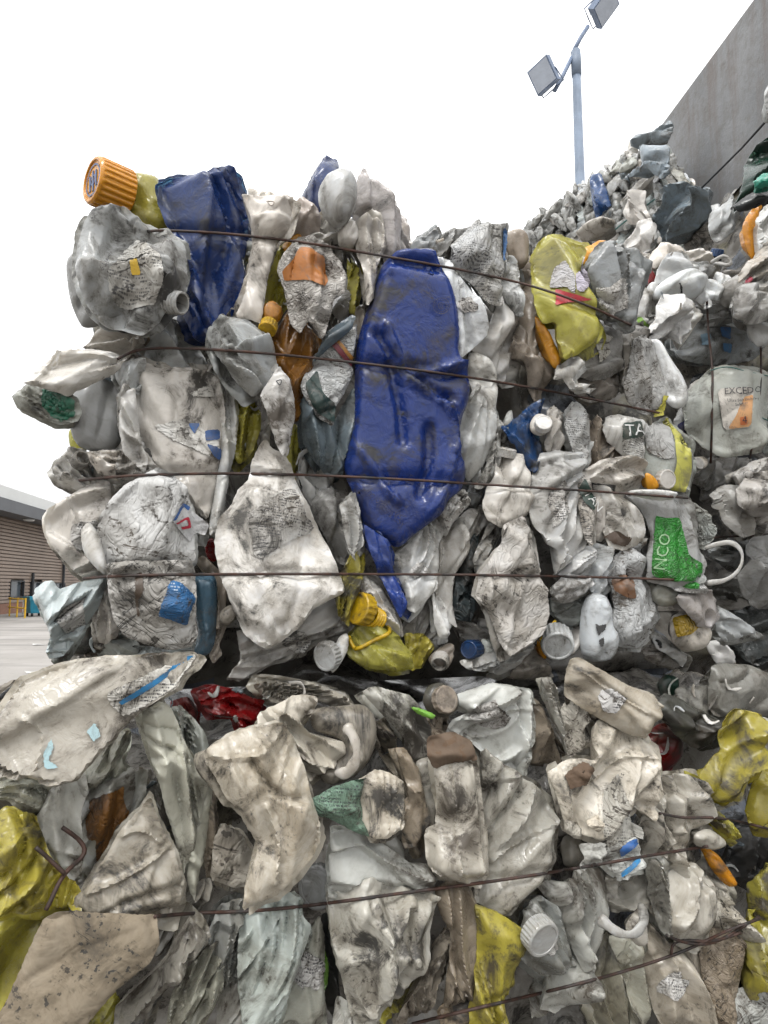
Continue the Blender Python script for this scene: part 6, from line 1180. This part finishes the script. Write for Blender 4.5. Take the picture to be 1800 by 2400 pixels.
FAR = r'''
crushed_bottle|blue folded strip in the far pile below the lamp post|Z|2|L .3|p n=3|C685,175 735,168 752,260 772,330 742,352 700,418 688,300
plastic_bag|large slate grey bag draped over the far pile beside the concrete wall|Z|10|Ef .4|p n=5 amp=60 th=80 ax=40|C1080,270 1200,240 1310,232 1348,280 1332,370 1262,470 1150,558 1098,562 1055,500 1048,430 1108,370
crushed_bottle|round white crushed bottle left of the slate grey bag|Z|8|V .4|f|C855,370 880,300 930,252 972,258 955,330 1005,400 960,435 890,430
crushed_bottle|pale slab-shaped bottle above the round white crushed bottle|Z|4|G .3|l|C835,310 1000,148 1022,138 1015,200 950,262 860,335
plastic_bag|dark slate folded rag above the pale slab-shaped bottle|Z|8|Ef .4|p|C885,155 1000,98 1090,105 1105,150 1060,190 990,130 900,175
plastic_bag|dark slate blob crowning the far pile against the wall's edge|Z|2|Ef .4|f|O1478,340 1500,315 1540,305 1562,284 1570,290 1566,328 1511,350
crushed_bottle|grey slab just below the far pile's crowning blob|Z|5|Ef .3|l|O1505,345 1562,341 1564,386 1512,386
crushed_bottle|long white tube lying slanted in the far pile above big yellow jug|Z|7|W .4|s|C625,520 700,445 790,410 800,440 740,490 640,535
crushed_bottle|pair of upright white bottles below the slate grey bag|Z|10|V .3|p n=4|C860,600 880,520 930,435 960,430 1000,415 1030,450 1030,520 990,590
plastic_bag|dark green bag hanging at the right frame edge near the wall|Y|4|H .3|p n=5 amp=20|C1480,330 1520,200 1600,0 1740,-100 1740,200 1640,245 1560,285 1492,350
plastic_bag|black-green draped strip at the dark green bag's foot|Y|8|K .3|p n=4 ax=20|C1475,335 1560,280 1740,215 1740,300 1580,345 1498,365
plastic_scrap|bright teal scrap on the dark green bag's foot|Y|10|Tq .1|l|C1585,205 1640,162 1740,178 1740,215 1600,235
crushed_bottle|grey-white bottle heap corner beneath the dark green bag|Y|0|G .4|f|C1350,370 1480,280 1500,360 1460,480 1380,540 1330,470
crushed_bottle|cream bottle end at the right frame edge high by the wall|Y|4|W .3|s|O1792,205 1840,190 1840,270 1800,268
'''
# ------------------------------------------------------------------ bales
build_all(UPPER, 1000); build_all(MIDDLE, 2000); build_all(LOWER, 3000); build_all(RIGHT, 4000); build_all(FAR, 5000)
print('pieces', time.time()-T0)
# the far pile's many small bottles
FP = np.array([(1228, 590), (1232, 545), (1262, 505), (1300, 488), (1345, 458), (1385, 432), (1410, 410), (1445, 378), (1485, 350), (1565, 350), (1600, 420), (1625, 480), (1660, 500), (1700, 560), (1690, 620), (1640, 640), (1560, 620), (1500, 650), (1420, 640), (1380, 600), (1300, 585)], float)
rng = np.random.default_rng(77); placed = []; far_jobs = []
for _ in range(20000):
    q = rng.uniform(FP.min(0), FP.max(0))
    if len(placed) >= 270: break
    if not inside(FP, q[None])[0]: continue
    r = 7.5+8*(q[0]-1230)/400
    if any(np.hypot(*(q-p)) < .60*(r+s) for p, s in placed): continue
    placed.append((q, r))
for i, (q, r) in enumerate(placed):
    a = rng.normal(1.35, .6); el = rng.uniform(1.3, 2.6); k = rng.integers(6, 9); poly = []
    for t in np.sort(np.linspace(0, 6.283, k, endpoint=False)+rng.uniform(-.25, .25, k)):
        x, y = r*1.15*el*math.cos(t)*rng.uniform(.75, 1.2), r*.85*math.sin(t)*rng.uniform(.7, 1.2); poly.append((q[0]+x*math.cos(a)-y*math.sin(a), q[1]-x*math.sin(a)-y*math.cos(a)))
    pl = PLANES['Z']; d = rng.uniform(-.12, .02); P = np.array(poly); dist = np.linalg.norm(pl.hit(*P.mean(0), d)-EYEV); sc = dist/1.2
    st = dict(STY[rng.choice(list('fpcf'))]); st['amp'] = int(st['amp']*.8)
    S_ = prepare(P, pl, d, rng.uniform(-.5, .5), rng.uniform(-.2, .4), st, min(.02*sc, .28*r*1.4/FPX*dist), sc, 6000+i, None, (), dens=1.0)
    j = Sheet(); j.S = S_; j.f = ['crushed_bottle', 'small greyish crushed bottle packed in the distant pile below the lamp post', 'Z']; j.pl = pl; j.sc = sc; j.sty = 'f'; j.parts = []; j.seed = 6000+i
    j.code = rng.choice(['V', 'C', 'V', 'G', 'W', 'T', 'Ef', 'C']); j.dirt = float(rng.uniform(.3, .8)); j.mat = 'hdpe'; far_jobs.append(j)
with ThreadPoolExecutor(4) as ex: list(ex.map(lambda j: relax(j.S), far_jobs))
far_jobs.sort(key=lambda j: -area(j.S.P2))
for j in far_jobs[:120]: finish(j)['group'] = 'small bottles packed in the distant pile'
V = []; F = []                                                      # the tiniest ones, past counting, as one mass
for j in far_jobs[120:]:
    a_, f_ = close_back(j.S, .03); i0 = len(V); V += (j.S.O+a_@np.array([j.S.u, j.S.v, j.S.n])).tolist(); F += [tuple(i0+k for k in f) for f in f_]
o = mesh_obj('pile_scraps', V, F, 'hdpe'); o.color = (.40, .41, .405, .75); tag(o, 'tiny crushed plastic pieces filling the distant pile', 'plastic waste', kind='stuff')
print('far', time.time()-T0)
# the squeezed mass inside each bale
def filling(name, label, O, u, w, hgt, dep, seed, tint):
    """crumpled closed block: O = lower front corner, u along the face, dep away from the viewer"""
    rng = np.random.default_rng(seed); u = np.array(u); n = np.array([u[1], -u[0], 0]); V = []; F = []
    def face(o, a, la, b, lb, nn):
        na, nb = int(la/.012), int(lb/.012); i0 = len(V); A, B = np.meshgrid(np.linspace(0, la, na+1), np.linspace(0, lb, nb+1), indexing='ij'); q = np.stack([A.ravel(), B.ravel()], 1)
        z = np.zeros(len(q))
        for k in range(7):
            th = rng.normal(1.5, .7); lam = rng.uniform(.05, .26); ph = q@np.array([math.cos(th), math.sin(th)])/lam+rng.uniform(.3, 1.2)*np.sin(q@rng.normal(0, 9, 2)+k)+.5*np.sin(q@rng.normal(0, 16, 2))+rng.uniform(0, 9)
            msk = np.clip(.5+np.sin(q@rng.normal(0, 7, 2)+rng.uniform(0, 6)), 0, 1); z += np.abs((ph % 2)-1)**.7*rng.uniform(.012, .04)*msk
        edge = np.minimum(np.minimum(q[:, 0], la-q[:, 0]), np.minimum(q[:, 1], lb-q[:, 1])); z = (z-z.mean())*np.clip(edge/.04, 0, 1)-.03*np.clip(1-edge/.06, 0, 1)**2
        for k in range(len(q)): V.append(tuple(o+a*q[k, 0]+b*q[k, 1]+nn*z[k]))
        for x in range(na):
            for y in range(nb): p = i0+x*(nb+1)+y; F.append((p, p+nb+1, p+nb+2, p+1))
    U = np.array([0, 0, 1.0]); O = np.array(O)
    face(O, u, w, U, hgt, n); face(O-n*dep, n, dep, U, hgt, -u); face(O+u*w, -n, dep, U, hgt, u); face(O+U*hgt, u, w, -n, dep, U)
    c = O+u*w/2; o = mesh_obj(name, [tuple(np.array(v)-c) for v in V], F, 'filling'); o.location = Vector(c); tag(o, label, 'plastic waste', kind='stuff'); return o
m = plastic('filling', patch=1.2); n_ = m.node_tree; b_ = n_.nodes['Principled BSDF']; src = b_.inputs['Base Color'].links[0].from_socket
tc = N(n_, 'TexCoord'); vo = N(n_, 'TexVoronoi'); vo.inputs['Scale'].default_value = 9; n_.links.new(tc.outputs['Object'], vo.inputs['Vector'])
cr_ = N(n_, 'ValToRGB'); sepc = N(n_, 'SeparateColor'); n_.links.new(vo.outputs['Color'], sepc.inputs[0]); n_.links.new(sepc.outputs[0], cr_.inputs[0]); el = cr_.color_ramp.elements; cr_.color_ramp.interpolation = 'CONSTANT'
el[0].color = (.12, .11, .095, 1); el[1].position = .3; el[1].color = (.06, .056, .05, 1)  # filling tones set dark: shade of the gaps put into the colour
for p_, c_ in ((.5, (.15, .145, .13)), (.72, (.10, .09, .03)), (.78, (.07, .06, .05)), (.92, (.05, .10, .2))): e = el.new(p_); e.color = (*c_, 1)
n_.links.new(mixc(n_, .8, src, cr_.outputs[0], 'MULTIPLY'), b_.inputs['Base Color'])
pu = PLANES['U']; u_ = pu.u; nn_ = pu.n
def corner(pl, px, dd, z): w_ = pl.hit(px, 1372, dd); return np.array([w_[0], w_[1], z])
zs = pu.hit(800, 1560, 0)[2]
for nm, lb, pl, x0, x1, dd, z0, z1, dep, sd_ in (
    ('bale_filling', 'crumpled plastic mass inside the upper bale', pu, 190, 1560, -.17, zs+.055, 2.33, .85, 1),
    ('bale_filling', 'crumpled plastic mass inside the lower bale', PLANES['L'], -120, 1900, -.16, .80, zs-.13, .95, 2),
    ('bale_filling', 'crumpled plastic coloured dark as shade deep in the slot between the bales', pu, 160, 1900, -.55, zs-.11, zs+.09, .4, 5),
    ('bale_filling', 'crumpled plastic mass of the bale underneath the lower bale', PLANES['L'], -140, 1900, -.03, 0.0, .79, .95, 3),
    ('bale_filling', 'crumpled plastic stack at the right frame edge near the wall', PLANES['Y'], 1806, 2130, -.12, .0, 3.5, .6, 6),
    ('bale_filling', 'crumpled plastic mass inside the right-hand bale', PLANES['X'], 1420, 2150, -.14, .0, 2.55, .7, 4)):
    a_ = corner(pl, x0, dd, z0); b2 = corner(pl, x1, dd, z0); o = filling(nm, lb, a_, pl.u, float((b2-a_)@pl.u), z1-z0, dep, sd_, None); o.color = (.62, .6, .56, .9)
pz = PLANES['Z']; a_ = corner(pz, 1200, -.3, 0); b2 = corner(pz, 1720, -.3, 0)
# far pile: a sloping heap behind its bottles, its top following the skyline
sky_px = [(1215, 640), (1240, 550), (1300, 505), (1345, 475), (1400, 430), (1450, 390), (1500, 360), (1560, 362), (1610, 440), (1700, 550)]
V = []; F = []; nh = 26
for k in range(len(sky_px)*6-5):
    t = k/6; i = min(int(t), len(sky_px)-2); fpx = np.array(sky_px[i])*(1-(t-i))+np.array(sky_px[i+1])*(t-i); wt = pz.hit(fpx[0], fpx[1]+10, -.22)
    for h_ in range(nh+1): V.append((wt[0]+pz.n[0]*rng.uniform(-.05, .05), wt[1]+pz.n[1]*rng.uniform(-.05, .05), wt[2]*h_/nh))
cols = len(sky_px)*6-5
for k in range(cols-1):
    for h_ in range(nh): p = k*(nh+1)+h_; F.append((p, p+nh+1, p+nh+2, p+1))
fb = len(V)
for k in range(cols):
    p = V[k*(nh+1)+nh]; V.append((p[0]-pz.n[0]*.9, p[1]-pz.n[1]*.9, p[2]-.05)); V.append((p[0]-pz.n[0]*.9, p[1]-pz.n[1]*.9, 0))
for k in range(cols-1):
    F.append((k*(nh+1)+nh, (k+1)*(nh+1)+nh, fb+2*k+2, fb+2*k)); F.append((fb+2*k, fb+2*k+2, fb+2*k+3, fb+2*k+1))
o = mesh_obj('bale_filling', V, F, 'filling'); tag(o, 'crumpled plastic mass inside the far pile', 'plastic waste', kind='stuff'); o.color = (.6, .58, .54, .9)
print('filling', time.time()-T0)
# ------------------------------------------------------------------ baling wires, laid over what they press on
AV = []; AF = []; base_i = 0
for (X, F_) in ALLTRI:
    if F_ is None: continue
    AV.append(X); AF.append(F_+base_i); base_i += len(X)
AV = np.vstack(AV); AF = np.vstack(AF); world_bvh = BVHTree.FromPolygons([Vector(p) for p in AV.tolist()], AF.tolist())
def wire(px_path, plk, label, r=.0023, mat='wire', name='baling_wire', group='baling wires', press=.6, lift=.004, dmin=.0):
    pl = PLANES[plk]; P = chaikin_open(np.array(px_path, float), 2); L = np.concatenate([[0], np.cumsum(np.linalg.norm(np.diff(P, axis=0), axis=1))]); m = max(12, int(L[-1]/9)); t = np.linspace(0, L[-1], m)
    Q = np.stack([np.interp(t, L, P[:, 0]), np.interp(t, L, P[:, 1])], 1); e = []
    for q in Q:
        rr = ray(*q); rv = Vector(rr).normalized(); h_ = world_bvh.ray_cast(Vector(EYEV), rv); p0 = pl.hit(*q)
        dd = float(np.dot(np.array(h_[0])-pl.p, pl.n)) if h_[0] is not None else dmin
        e.append(min(max(dd, dmin), .16))
    e = np.array(e); k = 9; pad = np.pad(e, k, mode='edge'); mx_ = np.array([pad[i:i+2*k+1].max() for i in range(m)]); pad = np.pad(mx_, k, mode='edge'); sm = np.convolve(pad, np.hanning(2*k+1)/np.hanning(2*k+1).sum(), 'valid')
    dep = sm*(1-press)+e*press; dep = np.maximum(dep, e)+lift
    pad = np.pad(dep, 4, mode='edge'); dep = np.maximum(np.convolve(pad, np.ones(9)/9, 'valid'), e+lift*.6)
    W = np.array([pl.hit(*q, d_) for q, d_ in zip(Q, dep)]); c = W.mean(0)
    o = MB().tube(W-c, r, 7).build(name, mat, smooth=True); o.location = Vector(c); tag(o, label, 'wire', group); return o
wire(WIRES['U'][0], 'U', 'topmost rusty wire across the upper bale')
wire(WIRES['U'][1], 'U', 'second wire down on the upper bale, over the drum fold')
wire(WIRES['U'][2], 'U', 'third wire down on the upper bale, below the drum belly')
wire(WIRES['U'][3], 'U', 'lowest level wire on the upper bale')
wire(WIRES['L'][0], 'L', 'upper rusty wire slanting across the lower bale')
wire(WIRES['L'][1], 'L', 'lower wire slanting across the bottom right')
wire(s9((1425, 1757), (1480, 1768), (1540, 1765), (1600, 1775), (1659, 1790)), 'L', 'short loose wire among the yellow bottles at right', group='loose wire ends')
wire(s9((1440, 2020), (1470, 2035), (1520, 2042), (1560, 2030), (1640, 1980)), 'L', 'bent loose wire end below the curved handle', group='loose wire ends')
wire(s9((1450, 2062), (1452, 2040), (1470, 2030), (1540, 2035), (1600, 2015)), 'L', 'hooked wire end joining the lower wire', group='loose wire ends')
wire(s9((134, 1787), (170, 1812), (186, 1836), (175, 1856), (145, 1880), (125, 1910), (112, 1940), (99, 1966)), 'L', 'twisted rusty wire tail over the large yellow bottle', r=.0028, group='loose wire ends', lift=.012)
wire(s9((77, 1830), (100, 1850), (125, 1874), (140, 1888)), 'L', 'straight dark wire end crossing the twisted tail', r=.0026, group='loose wire ends', lift=.012)
wire(s9((1527, 650), (1530, 720), (1540, 800), (1538, 880), (1537, 960), (1535, 1000)), 'X', 'rusty vertical wire left of the softener label', r=.0032, group='right bale wires')
wire(s9((1643, 735), (1645, 820), (1635, 900), (1620, 990)), 'X', 'dark vertical wire right of the softener label', r=.0030, group='right bale wires')
wire(s9((1555, 875), (1590, 880), (1620, 892), (1659, 908), (1700, 925)), 'X', 'thin green twine across the softener container', r=.0018, mat='twine', name='twine', group='right bale wires')
wire(s9((1535, 800), (1570, 790), (1610, 802), (1659, 812), (1700, 820)), 'X', 'thin twine above the softener container', r=.0016, mat='twine', name='twine', group='right bale wires')
wire(s9((1395, 693), (1440, 672), (1480, 660)), 'X', 'short dark strap over white scraps beside grey boxy jerrycan', r=.003, group='right bale wires')
wire(s9((1530, 1162), (1600, 1158), (1680, 1152)), 'X', 'dark wire by the right frame edge at mid height', r=.003, group='right bale wires')
wire(s9((1415, 430), (1360, 470), (1300, 520), (1245, 565), (1190, 600)), 'Z', 'thin blue-green twine slanting across the far pile', r=.005, mat='twine', name='twine', group='far pile twine', dmin=.1)
w_ = [EYEV+ray(*q)*t_ for q, t_ in (((1830, 245), 2.7), ((1740, 345), 3.0), ((1645, 440), 3.3))]
c_ = np.mean(w_, 0); o = MB().tube([p-c_ for p in w_], .005, 8).build('steel_cable', 'dark_metal', smooth=True); o.location = Vector(c_); tag(o, 'dark cable slanting across the concrete wall', 'cable')
# ------------------------------------------------------------------ torn shreds caught between the containers
near_ = []; rs = random.Random(5); cnt = dict(U=0, L=0); tries = 0
while (cnt['U'] < 34 or cnt['L'] < 30) and tries < 4000:
    tries += 1; plk = rs.choice('UL')
    if cnt[plk] >= (34 if plk == 'U' else 30): continue
    q = (rs.uniform(180, 1600), rs.uniform(560, 1530)) if plk == 'U' else (rs.uniform(20, 1780), rs.uniform(1600, 2380)); pl = PLANES[plk]
    h_ = world_bvh.ray_cast(Vector(EYEV), Vector(ray(*q)).normalized())
    if h_[0] is None: continue
    if any(math.hypot(q[0]-a_[0], q[1]-a_[1]) < 45 for a_ in near_): continue
    P0 = np.array(h_[0]); dd = float((P0-pl.p)@pl.n); nn = np.array(h_[1])
    if nn@(EYEV-P0) < 0: nn = -nn
    if dd > (.0 if plk == 'U' else .01): continue
    t_ = np.cross(nn, [rs.gauss(0, 1), rs.gauss(0, 1), rs.gauss(0, 1)]); t_ /= np.linalg.norm(t_)+1e-9; L_ = rs.uniform(.012, .045); wd = rs.uniform(.0018, .006); cu = rs.uniform(-1.2, 1.2); k = np.linspace(-.5, .5, 6)
    path = np.array([t_*L_*x+nn*(.004+.012*abs(cu)*x*x*4*L_/.04)+np.cross(nn, t_)*cu*L_*x*x for x in k]); b = MB().tube(path, wd*np.array([rs.uniform(.3, 1.1) for _ in k])*(1-.7*np.abs(k*1.6)**2)+.0005, 8)
    tw = rs.uniform(0, .5); b.V = [tuple(np.array(v)-(nn*math.cos(tw)+np.cross(nn, t_)*math.sin(tw))*float((np.array(v)-path[i//8])@(nn*math.cos(tw)+np.cross(nn, t_)*math.sin(tw)))*.82) for i, v in enumerate(b.V)]
    o = b.build('plastic_shred', 'hdpe', smooth=True); o.location = Vector(P0); hexcol(o, rs.choice('WVVGGNTKEC'), .5); cnt[plk] += 1; near_.append(q)
    tag(o, 'small torn plastic shred caught between containers of the %s bale' % ('upper' if plk == 'U' else 'lower'), 'plastic scrap', 'torn shreds in the %s bale' % ('upper' if plk == 'U' else 'lower'))
print('done', time.time()-T0, 'tris', sum(len(o.data.polygons) for o in bpy.data.objects if o.type == 'MESH'))
